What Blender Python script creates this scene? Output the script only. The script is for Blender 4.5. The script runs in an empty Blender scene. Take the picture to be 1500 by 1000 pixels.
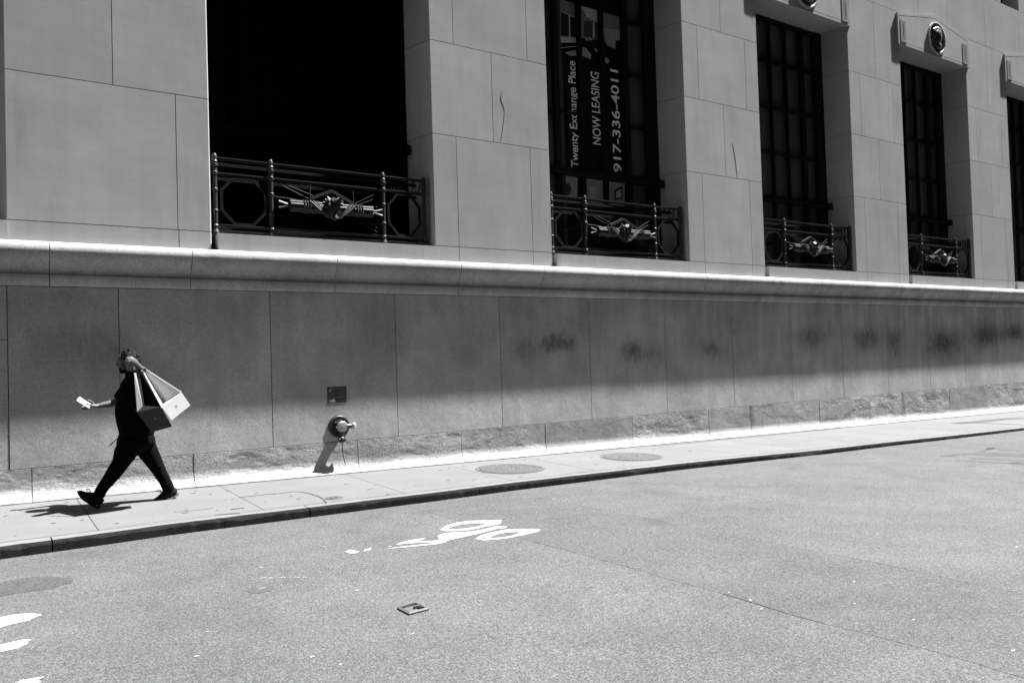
import bpy, bmesh, math, random
from mathutils import Vector, Matrix, noise as mnoise
random.seed(7)
S = bpy.context.scene
C = S.collection

# ------------------------------------------------------------------ camera
F = 1167.0                                   # focal length in photo pixels (1500 wide)
_X = Vector(((2490-750)/F, 27/F, 1.0)).normalized()      # street axis seen from the camera (right, up, forward)
_Z = Vector((-.031, 1.0, 0.0)); _Z.z = -(_Z.x*_X.x+_Z.y*_X.y)/_X.z; _Z.normalize()
_Y = Vector((_X.y*_Z.z-_X.z*_Z.y, _X.z*_Z.x-_X.x*_Z.z, _X.x*_Z.y-_X.y*_Z.x))
if _Y.z < 0: _Y = -_Y
RGT = Vector((_X.x, _Y.x, _Z.x)); UPV = Vector((_X.y, _Y.y, _Z.y)); FWD = Vector((_X.z, _Y.z, _Z.z))
cam = bpy.data.cameras.new('camera'); cam.sensor_width = 36; cam.sensor_fit = 'HORIZONTAL'
cam.lens = 36*F/1500; cam.clip_start = .05; cam.clip_end = 500
co = bpy.data.objects.new('camera', cam); C.objects.link(co)
B = -FWD
co.matrix_world = Matrix(((RGT.x, UPV.x, B.x, 0), (RGT.y, UPV.y, B.y, 0), (RGT.z, UPV.z, B.z, 0), (0, 0, 0, 1)))
S.camera = co

# ------------------------------------------------------------------ light
SUN_DIR = Vector((-.56, .0948, -1.0)).normalized()        # travel direction
elev = math.asin(-SUN_DIR.z); azi = math.atan2(-SUN_DIR.x, -SUN_DIR.y)
W = bpy.data.worlds.new('World'); S.world = W; W.use_nodes = True
nt = W.node_tree; nt.nodes.clear()
sky = nt.nodes.new('ShaderNodeTexSky'); sky.sky_type = 'NISHITA'; sky.sun_disc = False
sky.sun_elevation = elev; sky.sun_rotation = azi
bw = nt.nodes.new('ShaderNodeRGBToBW'); bg = nt.nodes.new('ShaderNodeBackground'); wo = nt.nodes.new('ShaderNodeOutputWorld')
bg.inputs['Strength'].default_value = .05
nt.links.new(sky.outputs[0], bw.inputs[0]); nt.links.new(bw.outputs[0], bg.inputs[0]); nt.links.new(bg.outputs[0], wo.inputs[0])
sl = bpy.data.lights.new('sun', 'SUN'); sl.energy = 5.0; sl.angle = math.radians(.8); sl.color = (1, 1, 1)
so = bpy.data.objects.new('sun', sl); C.objects.link(so); so.rotation_euler = SUN_DIR.to_track_quat('-Z', 'Y').to_euler(); so.location = (20, -5, 40)
S.view_settings.view_transform = 'Standard'; S.view_settings.look = 'None'; S.view_settings.gamma = 1
S.view_settings.exposure = 2.5
S.cycles.max_bounces = 6; S.cycles.diffuse_bounces = 4; S.cycles.use_denoising = True
S.cycles.sample_clamp_indirect = 6

# ------------------------------------------------------------------ helpers
def ray(x, y): return RGT*((x-750)/F) + UPV*((500-y)/F) + FWD
def P(x, y, Y): r = ray(x, y); return r*(Y/r.y)
def zs(X, Y=11.0): return -1.485-.0172*(X-.2)-.02*(11-Y)           # sidewalk height
def zr(X, Y): return -1.635-.0145*X+.01*(8.6-Y)                    # road height
def onR(x, y):
    r = ray(x, y); n = Vector((.0145, .01, 1)); return r*((-1.635+.086)/n.dot(r))
def onS(x, y):
    r = ray(x, y); n = Vector((.0172, -.02, 1)); return r*((-1.485+.0172*.2-.22)/n.dot(r))

def tag(o, label=None, cat=None, group=None, kind=None):
    if label: o['label'] = label
    if cat: o['category'] = cat
    if group: o['group'] = group
    if kind: o['kind'] = kind
    return o
def empty(name, loc=(0, 0, 0)):
    o = bpy.data.objects.new(name, None); C.objects.link(o); o.location = loc; o.empty_display_size = .2; return o
def world_loc(o):
    v = Vector(o.location)
    return v + world_loc(o.parent) if o.parent else v
def obj(name, bm, mats, parent=None, smooth=False):
    me = bpy.data.meshes.new(name)
    bmesh.ops.recalc_face_normals(bm, faces=bm.faces[:])
    if parent: bmesh.ops.translate(bm, verts=bm.verts[:], vec=-world_loc(parent))      # children sit at their parent's origin
    bm.to_mesh(me); bm.free()
    for m in (mats if isinstance(mats, (list, tuple)) else [mats]): me.materials.append(m)
    o = bpy.data.objects.new(name, me); C.objects.link(o)
    if parent: o.parent = parent
    if smooth:
        for p in me.polygons: p.use_smooth = True
    return o
def box(bm, x0, x1, y0, y1, z0, z1, mi=0):
    vs = [bm.verts.new(p) for p in ((x0,y0,z0),(x1,y0,z0),(x1,y1,z0),(x0,y1,z0),(x0,y0,z1),(x1,y0,z1),(x1,y1,z1),(x0,y1,z1))]
    for f in ((3,2,1,0),(4,5,6,7),(0,1,5,4),(1,2,6,5),(2,3,7,6),(3,0,4,7)):
        bm.faces.new([vs[i] for i in f]).material_index = mi
    return vs
def prism(bm, poly, axis_pts, mi=0):
    """poly: list of 3D points; extruded by vector axis_pts"""
    a = [bm.verts.new(p) for p in poly]; v = Vector(axis_pts)
    b = [bm.verts.new(Vector(p)+v) for p in poly]
    n = len(a)
    bm.faces.new(a).material_index = mi; bm.faces.new(b[::-1]).material_index = mi
    for i in range(n): bm.faces.new((a[i], b[i], b[(i+1) % n], a[(i+1) % n])).material_index = mi
def ring_prism(bm, outer, inner, v, mi=0):
    v = Vector(v); n = len(outer)
    o = [bm.verts.new(p) for p in outer]; i_ = [bm.verts.new(p) for p in inner]
    O = [bm.verts.new(Vector(p)+v) for p in outer]; I = [bm.verts.new(Vector(p)+v) for p in inner]
    for k in range(n):
        j = (k+1) % n
        for q in ((o[k],o[j],i_[j],i_[k]), (O[k],I[k],I[j],O[j]), (o[k],O[k],O[j],o[j]), (i_[k],i_[j],I[j],I[k])):
            bm.faces.new(q).material_index = mi
def catmull(pts, n):
    out = []
    m = len(pts)
    for i in range(m-1):
        p0 = pts[max(i-1, 0)]; p1 = pts[i]; p2 = pts[i+1]; p3 = pts[min(i+2, m-1)]
        for k in range(n):
            t = k/n
            out.append([.5*((2*b)+(-a+c)*t+(2*a-5*b+4*c-d)*t*t+(-a+3*b-3*c+d)*t**3) for a, b, c, d in zip(p0, p1, p2, p3)])
    out.append(list(pts[-1])); return out
def loft(bm, pts, radii, side=Vector((0, 1, 0)), n=14, sub=4, caps=True, mi=0):
    """closed tube through pts; radii (ra along side, rb across)"""
    rows = [list(p)+[(r if isinstance(r, (int, float)) else r[0]), (r if isinstance(r, (int, float)) else r[1])] for p, r in zip(pts, radii)]
    rows = catmull(rows, sub) if sub > 1 else rows
    ring = []
    for i, r in enumerate(rows):
        p = Vector(r[:3]); a = Vector(rows[max(i-1, 0)][:3]); b = Vector(rows[min(i+1, len(rows)-1)][:3])
        t = (b-a)
        t = t.normalized() if t.length > 1e-9 else Vector((0, 0, 1))
        s = side - t*side.dot(t)
        if s.length < 1e-3: s = Vector((1, 0, 0)) - t*t.x
        s.normalize(); u = t.cross(s)
        ring.append([bm.verts.new(p + s*(math.cos(q)*max(r[3], 1e-4)) + u*(math.sin(q)*max(r[4], 1e-4))) for q in [2*math.pi*k/n for k in range(n)]])
    for i in range(len(ring)-1):
        for k in range(n):
            bm.faces.new((ring[i][k], ring[i][(k+1) % n], ring[i+1][(k+1) % n], ring[i+1][k])).material_index = mi
    if caps:
        for rg, sg, i in ((ring[0], -1, 0), (ring[-1], 1, -1)):
            q = Vector(rows[i][:3]); a = Vector(rows[i-1 if i else 1][:3]); d = (q-a).normalized()
            e = bm.verts.new(q + d*min(rows[i][3], rows[i][4])*.55)
            for k in range(n): bm.faces.new((rg[k], rg[(k+1) % n], e)).material_index = mi
    return ring
def ball(bm, c, r, sx=1, sy=1, sz=1, seg=14, mi=0):
    m = Matrix.Translation(c) @ Matrix.Diagonal((r*sx, r*sy, r*sz, 1))
    res = bmesh.ops.create_uvsphere(bm, u_segments=seg, v_segments=max(6, seg//2+1), radius=1, matrix=m)
    for v in res['verts']:
        for f in v.link_faces: f.material_index = mi
def tube(bm, a, b, r, n=8, mi=0):
    rg = loft(bm, [a, b], [r, r], side=Vector((0, 1, 0)) if abs((Vector(b)-Vector(a)).normalized().y) < .9 else Vector((1, 0, 0)), n=n, sub=1, caps=False, mi=mi)
    bm.faces.new(rg[0]).material_index = mi; bm.faces.new(rg[-1][::-1]).material_index = mi
def lathe(bm, prof, c, axis='Z', n=16, mi=0):
    rings = []
    for (r, h) in prof:
        row = []
        for k in range(n):
            a = 2*math.pi*k/n
            if axis == 'Z': q = (c[0]+r*math.cos(a), c[1]+r*math.sin(a), c[2]+h)
            else: q = (c[0]+r*math.cos(a), c[1]-h, c[2]+r*math.sin(a))      # 'Y': h grows towards the street
            row.append(bm.verts.new(q))
        rings.append(row)
    for i in range(len(rings)-1):
        for k in range(n): bm.faces.new((rings[i][k], rings[i][(k+1) % n], rings[i+1][(k+1) % n], rings[i+1][k])).material_index = mi
    bm.faces.new(rings[0]).material_index = mi; bm.faces.new(rings[-1][::-1]).material_index = mi
def fuse(o, voxel, smooth=4):
    """voxel-remesh overlapping pieces into one continuous skin"""
    m = o.modifiers.new('r', 'REMESH'); m.mode = 'VOXEL'; m.voxel_size = voxel; m.use_smooth_shade = True
    s = o.modifiers.new('s', 'SMOOTH'); s.iterations = smooth; s.factor = .5
    dg = bpy.context.evaluated_depsgraph_get()
    me = bpy.data.meshes.new_from_object(o.evaluated_get(dg)); o.modifiers.clear()
    old = o.data; mats = list(old.materials); o.data = me
    me.materials.clear()
    for x in mats: me.materials.append(x)
    for p in me.polygons: p.use_smooth = True; p.material_index = 0
    return o

# ------------------------------------------------------------------ materials (grey values only: the photograph is black and white)
class M:
    def __init__(s, name, v, rough=.85, spec=.3, metal=0.0):
        s.m = bpy.data.materials.new(name); s.m.use_nodes = True; s.t = s.m.node_tree; s.b = s.t.nodes['Principled BSDF']
        s.b.inputs['Roughness'].default_value = rough; s.b.inputs['Specular IOR Level'].default_value = spec; s.b.inputs['Metallic'].default_value = metal
        s.b.inputs['Base Color'].default_value = (v, v, v, 1)
        g = s.t.nodes.new('ShaderNodeNewGeometry'); s.pos = g.outputs['Position']; s.rnd = g.outputs['Random Per Island']; s.nrm = g.outputs['Normal']
        s.val = None; s.v = v; s.h = None
    def math(s, op, a, b=None, c=None, clamp=False):
        n = s.t.nodes.new('ShaderNodeMath'); n.operation = op; n.use_clamp = clamp
        for i, x in enumerate((a, b, c)):
            if x is None: continue
            if isinstance(x, (int, float)): n.inputs[i].default_value = x
            else: s.t.links.new(x, n.inputs[i])
        return n.outputs[0]
    def coord(s, sc):
        n = s.t.nodes.new('ShaderNodeVectorMath'); n.operation = 'MULTIPLY'; s.t.links.new(s.pos, n.inputs[0]); n.inputs[1].default_value = sc; return n.outputs[0]
    def xyz(s):
        n = s.t.nodes.new('ShaderNodeSeparateXYZ'); s.t.links.new(s.pos, n.inputs[0]); return n.outputs
    def noise(s, scale, detail=3, sc=(1, 1, 1), rough=.55, off=None):
        n = s.t.nodes.new('ShaderNodeTexNoise'); n.inputs['Scale'].default_value = scale; n.inputs['Detail'].default_value = detail; n.inputs['Roughness'].default_value = rough
        c = s.coord(sc)
        if off is not None:
            a = s.t.nodes.new('ShaderNodeVectorMath'); a.operation = 'ADD'; s.t.links.new(c, a.inputs[0]); a.inputs[1].default_value = off; c = a.outputs[0]
        s.t.links.new(c, n.inputs['Vector']); return n.outputs[0]
    def voro(s, scale, sc=(1, 1, 1), feature='F1'):
        n = s.t.nodes.new('ShaderNodeTexVoronoi'); n.feature = feature; n.inputs['Scale'].default_value = scale
        s.t.links.new(s.coord(sc), n.inputs['Vector']); return n.outputs['Distance']
    def ramp(s, x, a, b, lo=0.0, hi=1.0):
        n = s.t.nodes.new('ShaderNodeMapRange'); n.clamp = True; s.t.links.new(x, n.inputs[0])
        n.inputs[1].default_value = a; n.inputs[2].default_value = b; n.inputs[3].default_value = lo; n.inputs[4].default_value = hi; return n.outputs[0]
    def mul(s, f):                          # multiply the base value by socket f
        s.val = s.math('MULTIPLY', s.val if s.val is not None else s.v, f); return s
    def vary(s, x, amt):                    # 1 + amt*(x-.5)*2
        return s.mul(s.math('MULTIPLY_ADD', x, 2*amt, 1-amt))
    def height(s, x, k):
        y = s.math('MULTIPLY', x, k); s.h = y if s.h is None else s.math('ADD', s.h, y); return s
    def done(s, dist=.01, strength=1.0):
        if s.val is not None:
            c = s.t.nodes.new('ShaderNodeCombineColor')
            for i in range(3): s.t.links.new(s.val, c.inputs[i])
            s.t.links.new(c.outputs[0], s.b.inputs['Base Color'])
        if s.h is not None:
            b = s.t.nodes.new('ShaderNodeBump'); b.inputs['Distance'].default_value = dist; b.inputs['Strength'].default_value = strength
            s.t.links.new(s.h, b.inputs['Height']); s.t.links.new(b.outputs[0], s.b.inputs['Normal'])
        return s.m

def limestone():
    m = M('limestone', .262, .9, .2)
    m.vary(m.noise(1.1, 4), .2); m.vary(m.noise(5, 4, (.3, .3, 1.8)), .06); m.vary(m.noise(2.2, 5, (3, 3, .25)), .1)
    m.vary(m.noise(60, 2), .08); m.vary(m.rnd, .05)
    s = m.ramp(m.noise(7, 2, (.2, .2, 3.5), off=(3, 1, 7)), .68, .74); m.mul(m.math('MULTIPLY_ADD', s, -.04, 1))
    d = m.ramp(m.noise(1.6, 5, (2.2, 2.2, .35), off=(8, 0, 2)), .58, .75); m.mul(m.math('MULTIPLY_ADD', d, -.16, 1))
    m.height(m.noise(4, 4, (.6, .6, .9)), .5).height(m.noise(90, 2), .10)
    return m.done(.004, .7)
def granite(name, v, pits=False, stains=()):
    m = M(name, v, .85, .25)
    m.vary(m.ramp(m.noise(46, 3, rough=.7), .32, .68), .22); m.vary(m.ramp(m.noise(120, 1), .3, .7), .14); m.vary(m.ramp(m.noise(1.0, 5), .3, .7), .17); m.vary(m.ramp(m.noise(3.2, 5, (1, 1, .6)), .3, .7), .10); m.vary(m.noise(16, 4), .12); m.vary(m.rnd, .06)
    sx_ = m.math('MULTIPLY', m.math('SUBTRACT', m.ramp(m.noise(2.6, 5, (2.2, 2, .16)), .32, .68), .5), m.math('MULTIPLY', m.ramp(m.xyz()[0], 5, 17, .10, .34), m.ramp(m.xyz()[2], -.5, .7, .25, 1))); m.mul(m.math('ADD', 1, sx_))
    pk = m.ramp(m.voro(24), .0, .13); m.mul(m.math('MULTIPLY_ADD', m.math('MULTIPLY', m.math('SUBTRACT', 1, pk), m.ramp(m.noise(5), .58, .66)), -.4, 1))
    X, Y, Z = m.xyz()
    if stains:
        acc = None
        warp = m.math('MULTIPLY', m.math('SUBTRACT', m.noise(3.5, 4, (1.2, 1, .9)), .5), .5)
        xx = m.math('ADD', X, warp); zz = m.math('ADD', Z, m.math('MULTIPLY', m.math('SUBTRACT', m.noise(5, 4, (1.8, 1, .7), off=(5, 5, 5)), .5), .42))
        for (x0, z0, a, b, k) in stains:
            dx = m.math('DIVIDE', m.math('SUBTRACT', xx, x0), a); dz = m.math('DIVIDE', m.math('SUBTRACT', zz, z0), b)
            e = m.math('POWER', 2.718, m.math('MULTIPLY', m.math('ADD', m.math('MULTIPLY', dx, dx), m.math('MULTIPLY', dz, dz)), -1.0))
            e = m.math('MULTIPLY', e, k*1.6); acc = e if acc is None else m.math('ADD', acc, e)
        st = m.math('MULTIPLY', acc, m.ramp(m.noise(9, 4, (2.5, 1, .5)), .25, .7, .45, 1.0))
        m.mul(m.math('SUBTRACT', 1, st, clamp=True))
    m.height(m.noise(90, 3), .22).height(m.noise(7, 4, (1, 1, .8)), .6)
    if pits:
        mask = m.math('MULTIPLY', m.ramp(m.noise(1.7, 3, (1, 1, 1.8), off=(2.3, 0, 1)), .42, .62), m.ramp(m.rnd, .25, .45, .25, 1))
        pit = m.math('MULTIPLY', m.math('ADD', m.noise(30, 5, rough=.75), m.noise(70, 3, rough=.7)), mask)
        m.height(pit, 1.7)
        m.mul(m.math('MULTIPLY_ADD', m.math('MULTIPLY', m.ramp(m.noise(26, 4, rough=.7), .5, .4), mask), -.2, 1))
    return m.done(.006)
STAINS = [(8.2, .26, .30, .17, .5), (7.62, .17, .22, .22, .34), (8.5, .3, .13, .13, .35), (10.03, .1, .2, .17, .5), (10.5, .04, .32, .18, .32),
          (12.13, .1, .28, .16, .42), (15.43, .28, .45, .24, .46), (17.5, .25, .65, .32, .5), (18.7, .16, .4, .34, .5), (20.9, .1, .9, .38, .68), (23.1, .28, .9, .34, .62),
          (24.8, .34, .8, .3, .6), (26.6, .3, .7, .3, .5), (1.0, .4, .45, .2, .2), (1.35, .22, .35, .22, .12), (5.2, .5, .6, .35, .15), (4.9, .2, .5, .3, .10), (6.6, .3, .35, .35, .10), (13.0, .35, .6, .45, .16), (9.0, .6, .3, .5, .10), (16.2, .5, .6, .4, .15)]
LIME = limestone()
GRAN = granite('granite', .32, stains=STAINS)
GBASE = granite('granite_base', .245, pits=True, stains=[(13.3, -1.25, .05, .5, .5), (18.9, -1.2, .08, .4, .5), (4.75, -1.3, .3, .15, .2), (9.2, -1.35, .5, .1, .2)])
CORN = granite('granite_cornice', .29)
def plain(name, v, rough=.8, spec=.3, amt=.12, sc=12, metal=0.0, bump=.25, dist=.003):
    m = M(name, v, rough, spec, metal); m.vary(m.noise(sc, 4), amt)
    if bump: m.height(m.noise(sc*6, 3), bump)
    return m.done(dist)
MORT = plain('mortar', .035)
IRON = plain('cast_iron', .022, .5, .2, .35, 20, .25); IRON2 = plain('cast_iron_shade', .007, .6, .1, .35, 20, .25)  # second iron: weaker light on rear rails and octagons put into the colour
CRK = plain('crack_grey', .07)  # plain grey of the thin wall cracks
FRAME = plain('window_metal', .004, .6, .15)
GLASS = plain('window_glass', .055, .12, .35, .2, 3, bump=0)
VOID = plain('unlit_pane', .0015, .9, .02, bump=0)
DARKSTONE = plain('weathered_bronze', .022, .45, .6, .4, 30, .3)
WHITEP = None
def asphalt(name, v):
    m = M(name, v, .92, .2)
    m.vary(m.ramp(m.noise(95, 3, rough=.75), .36, .64), .55); m.vary(m.ramp(m.noise(52, 3, rough=.7), .36, .64), .3); m.vary(m.ramp(m.noise(24, 3, rough=.6), .34, .66), .12); m.vary(m.ramp(m.noise(.55, 4), .3, .7), .11); m.vary(m.ramp(m.noise(2.2, 5), .3, .7), .07); dkp = m.ramp(m.noise(1.3, 5, (1, 1, 1), off=(4, 9, 1)), .58, .7); m.mul(m.math('MULTIPLY_ADD', dkp, -.17, 1))
    sp = m.ramp(m.voro(70), .2, .06); m.mul(m.math('MULTIPLY_ADD', m.math('MULTIPLY', sp, m.ramp(m.noise(50, 1, off=(9, 2, 0)), .52, .6)), .8, 1))
    dk = m.ramp(m.voro(52, (1, 1.1, 1)), .22, .1); m.mul(m.math('MULTIPLY_ADD', m.math('MULTIPLY', dk, m.ramp(m.noise(40, 1, off=(1, 7, 0)), .5, .58)), -.6, 1))
    m.height(m.noise(95, 3, rough=.7), .8).height(m.voro(80), .6)
    return m.done(.006)
ASPH = asphalt('asphalt', .052); ASPH2 = asphalt('asphalt_smoother', .0475); ASPH3 = asphalt('asphalt_dark_patch', .036)
def concrete(name, v, worn=.1):
    m = M(name, v, .9, .2)
    m.vary(m.noise(1.3, 5, (1, 1, 1)), worn); m.vary(m.noise(5, 4, (.4, 2, 1)), .06); m.vary(m.noise(90, 2), .06); m.vary(m.rnd, .04)
    m.height(m.noise(60, 3), .3); return m.done(.003)
CONC = concrete('sidewalk_concrete', .08, .2); KERBT = concrete('kerb_stone', .095, .16)
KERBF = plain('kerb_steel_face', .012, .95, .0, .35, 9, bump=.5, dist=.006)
CRACK = plain('dirt_in_joint', .02)
def paint(name, v):
    m = M(name, v, .7, .3); m.vary(m.noise(6, 4), .06)
    m.mul(m.math('MULTIPLY_ADD', m.ramp(m.noise(38, 4, rough=.75), .56, .66), -.6, 1)); m.height(m.noise(95, 3, rough=.7), .5); return m.done(.003)
PAINT = paint('road_paint', .3)
SKIN = plain('skin', .062, .55, .35, .06, 30, bump=.1)
CLOTH = plain('black_cotton', .003, .95, .02, .3, 25, bump=.5)
CLOTH2 = plain('black_trousers', .003, .95, .02, .3, 20, bump=.5)
HAIR = plain('dark_hair', .004, .6, .06, .4, 60)
RUBBER = plain('black_shoe', .008, .8, .1, .3, 30); SOLE = plain('pale_sole', .1, .7)
PAPERW = plain('white_paper', .5, .8, .2, .04, 8, bump=.15); PAPERG = plain('grey_paper', .035, .8, .2, .05, 8, bump=.15); PAPERK = plain('shadow_black_paper', .006, .9, .05)
INKG = plain('emblem_grey', .11, .8); INKD = plain('emblem_dark', .33, .8)
CHROME = plain('brushed_chrome', .3, .35, .5, .2, 25, .6); BLACKM = plain('black_enamel', .012, .45, .4)
PLAQ = plain('plaque_metal', .06, .5, .5, .35, 30, .4); PLAQK = plain('plaque_dark_letters', .012, .7); PLAQP = plain('old_paint_drip', .22, .8)
SIGNK = plain('sign_black', .004, .6, .1, bump=0); SIGNT = plain('sign_letter_grey', .8, .8, bump=0)
PICS = [plain('print_tone_%d' % i, v, .8, .1, .25, 6, bump=0) for i, v in enumerate((.05, .16, .28, .42, .012))]

# ------------------------------------------------------------------ setting: road, sidewalk, kerb
XS = [-30, -12, -4] + [i*.5 for i in range(-2, 58)] + [34, 45, 80]
KY = [(-30, 8.45), (-2, 8.47), (.14, 8.52), (.55, 8.55), (1.02, 8.59), (1.6, 8.66), (2.7, 8.68), (4.67, 8.72), (5.82, 8.78), (9, 8.79), (10.6, 8.7), (12.1, 8.58), (14.2, 8.57), (16.4, 8.48), (19.2, 8.42), (80, 8.3)]
def kerbY(X):
    for (a, ya), (b, yb) in zip(KY, KY[1:]):
        if a <= X <= b: return ya+(yb-ya)*(X-a)/(b-a)
    return 8.5
bm = bmesh.new()
ys = [-2.4, 0, 2, 4, 6, 7.5, 8.9]
grid = [[bm.verts.new((x, y, zr(x, y))) for y in ys] for x in XS]
for i in range(len(XS)-1):
    for j in range(len(ys)-1): bm.faces.new((grid[i][j], grid[i+1][j], grid[i+1][j+1], grid[i][j+1]))
tag(obj('road', bm, ASPH), 'grey speckled asphalt street running along the stone building', 'road', kind='structure')

def road_sheet(name, poly, mat, dz, label, cat, kind=None, group=None, fine=False):
    bm = bmesh.new()
    vs = [bm.verts.new((p[0], p[1], zr(p[0], p[1])+dz)) for p in poly]
    f = bm.faces.new(vs)
    if f.normal.z < 0: f.normal_flip()
    o = obj(name, bm, mat); tag(o, label, cat, group, kind); return o
def wob(a, b, n, amp):
    a = Vector(a[:2]); b = Vector(b[:2]); d = (b-a); nrm = Vector((-d.y, d.x)).normalized()
    return [a+d*(k/n)+nrm*(amp*(mnoise.noise((a.x*3+k*.7, a.y, k*.37)))) for k in range(n+1)]
# smoother asphalt strip between the two cross seams
def seam(x, y0, y1, seed): return [Vector((x+.05*mnoise.noise((seed, y0+(y1-y0)*k/40*1.3, 0))+.012*mnoise.noise((seed, (y0+(y1-y0)*k/40)*14, 3)), y0+(y1-y0)*k/40)) for k in range(41)]
s1 = seam(5.78, 8.6, 0.6, 1.3); s2 = seam(4.22, 8.6, 0.6, 5.1)
road_sheet('asphalt_strip', s1+s2[::-1], ASPH2, .0015, 'smoother darker asphalt strip crossing the street between two seams', 'road patch', kind='structure')
bm = bmesh.new()
for sm, ka, kb, w in ((s1, 5, 11, .006), (s1, 11, 30, .009), (s2, 13, 16, .005), (s2, 24, 28, .007)):
    for k in range(ka, kb):
        a, b = sm[k], sm[k+1]; wa = w*(.25+.75*abs(mnoise.noise((k*.9, w*99, 1)))*1.6); wb = w*(.25+.75*abs(mnoise.noise(((k+1)*.9, w*99, 1)))*1.6)
        q = [(a.x-wa/2, a.y), (a.x+wa/2, a.y), (b.x+wb/2, b.y), (b.x-wb/2, b.y)]
        bm.faces.new([bm.verts.new((u, v, zr(u, v)+.003)) for u, v in q])
tag(obj('road_seam', bm, CRACK), 'thin dark cracked seams crossing the asphalt', 'road seam', kind='structure')
# old trench repair, small dark patch
pt = [onR(x, y) for x, y in ((-60, 868), (-20, 858), (10, 851), (45, 845), (75, 844), (108, 847), (106, 853), (92, 856), (75, 862), (50, 865), (22, 869), (0, 874), (-60, 888))]
road_sheet('trench_repair', pt, ASPH3, .002, 'long dark trench repair in the asphalt above the white crossing bars', 'road patch', kind='structure')
pt = [onR(x, y) for x, y in ((361, 865), (372, 860), (385, 861), (395, 859), (402, 861), (396, 866), (388, 865), (381, 868), (369, 869))]
road_sheet('tar_patch', pt, plain('tar', .035), .002, 'small dark tar blot with a white fleck on the asphalt', 'road patch', kind='structure')
# uneven trench scars at the right
bm = bmesh.new()
for (a, b, w) in (((1378, 668), (1412, 664), .03), ((1412, 664), (1440, 664.5), .03), ((1380, 668.5), (1420, 664.8), .02), ((1400, 673.5), (1500, 679), .05), ((1425, 670), (1500, 674.5), .06), ((1436, 661), (1455, 655.5), .03), ((1453, 655.5), (1500, 659), .16), ((1500, 659), (1560, 664), .16), ((1500, 674.5), (1560, 678), .03), ((1480, 679), (1500, 677), .03)):
    A = onR(*a); Bq = onR(*b); d = Vector((Bq.x-A.x, Bq.y-A.y)); nn = Vector((-d.y, d.x)).normalized()
    w *= 6.0; pts = [(A.x+d.x*t, A.y+d.y*t, w*(.4+.6*abs(mnoise.noise((t*7, a[0], b[1])))*1.7)) for t in [k/8 for k in range(9)]]
    for (x, y, w0), (x2, y2, w1) in zip(pts, pts[1:]):
        bm.faces.new([bm.verts.new((u, v, zr(u, v)+.003)) for u, v in ((x-nn.x*w0/2, y-nn.y*w0/2), (x2-nn.x*w1/2, y2-nn.y*w1/2), (x2+nn.x*w1/2, y2+nn.y*w1/2), (x+nn.x*w0/2, y+nn.y*w0/2))])
tag(obj('trench_scar', bm, plain('scar_dirt', .026)), 'dark broken edges of a road trench near the far kerb', 'road scar', kind='structure')
road_sheet('trench_fill', [onR(x, y) for x, y in ((1418, 664), (1436, 662), (1470, 663.5), (1500, 664.5), (1560, 667), (1560, 672), (1500, 669.5), (1460, 668), (1430, 667))], ASPH3, .002, 'dark strip of trench filling in the road near the far kerb', 'road patch', kind='structure')

# sidewalk slabs with tooled joints
JX = [-30, -14, -8, -5.6, -4, -2.35, -.7, .96, 2.6, 4.34, 5.97, 7.46, 9.1, 10.6, 12.1, 13.9, 15.7, 17.4, 19.2, 21, 23, 25, 28, 34, 45, 80]
bm = bmesh.new()
box(bm, -30, 80, 8.6, 11.3, -8, -7.9, 1)
for a, b in zip(JX, JX[1:]):
    ka, kb = kerbY(a)+.2, kerbY(b)+.2
    q = [(a+.004, ka), (b-.004, kb), (b-.004, 10.93), (a+.004, 10.93)]
    vs = []
    for dz in (0, -.1): vs.append([bm.verts.new((x, y, zs(x, y)+dz)) for x, y in q])
    bm.faces.new(vs[0])
    for k in range(4): bm.faces.new((vs[0][k], vs[0][(k+1) % 4], vs[1][(k+1) % 4], vs[1][k]))
    # dirt bed in the joints
    c = [(a-.03, ka-.03), (b+.03, kb-.03), (b+.03, 11.2), (a-.03, 11.2)]
    bm.faces.new([bm.verts.new((x, y, zs(x, y)-.012)) for x, y in c]).material_index = 1
for pts, w in ((((350, 728.5), (380, 725), (408, 722.5), (430, 720), (440, 720.3), (455, 723), (468, 727.5), (474, 731), (478, 737)), .018), (((1400, 620), (1440, 617), (1470, 613.5), (1500, 612)), .3), (((1400, 619), (1450, 620), (1500, 622)), .12),
               (((255, 750), (285, 747.5), (312, 744)), .012), (((338, 746), (350, 744.6), (358, 744)), .03), (((315, 754), (335, 752.5), (352, 751.5)), .02), (((955, 653.2), (1000, 649.5), (1060, 643.7), (1125, 637.5), (1180, 632), (1230, 627)), .03), (((1230, 627), (1300, 620), (1400, 611.5), (1500, 602.5)), .016),
               (((520, 690.8), (600, 683.5), (700, 674.5), (800, 666), (955, 653.2)), .01), (((0, 738.6), (80, 731.5), (180, 723), (300, 712.5), (420, 701)), .012)):
    g = [onS(*p) for p in pts]
    for i, (u, v) in enumerate(zip(g, g[1:])):
        d = Vector((v.x-u.x, v.y-u.y)); nn = Vector((-d.y, d.x)).normalized()*w/2
        bm.faces.new([bm.verts.new((x, y, zs(x, y)+.004)) for x, y in ((u.x-nn.x, u.y-nn.y), (v.x-nn.x, v.y-nn.y), (v.x+nn.x, v.y+nn.y), (u.x+nn.x, u.y+nn.y))]).material_index = 1
for k in range(0, 230):
    a = -2+k*.12; b = a+.118; ka, kb = kerbY(a)+.235, kerbY(b)+.235
    w = .004+.008*abs(mnoise.noise((a*3, 1, 1)))
    bm.faces.new([bm.verts.new((x, y, zs(x, y)+.003)) for x, y in ((a, ka), (b, kb), (b, kb+w), (a, ka+w))]).material_index = 1
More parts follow.
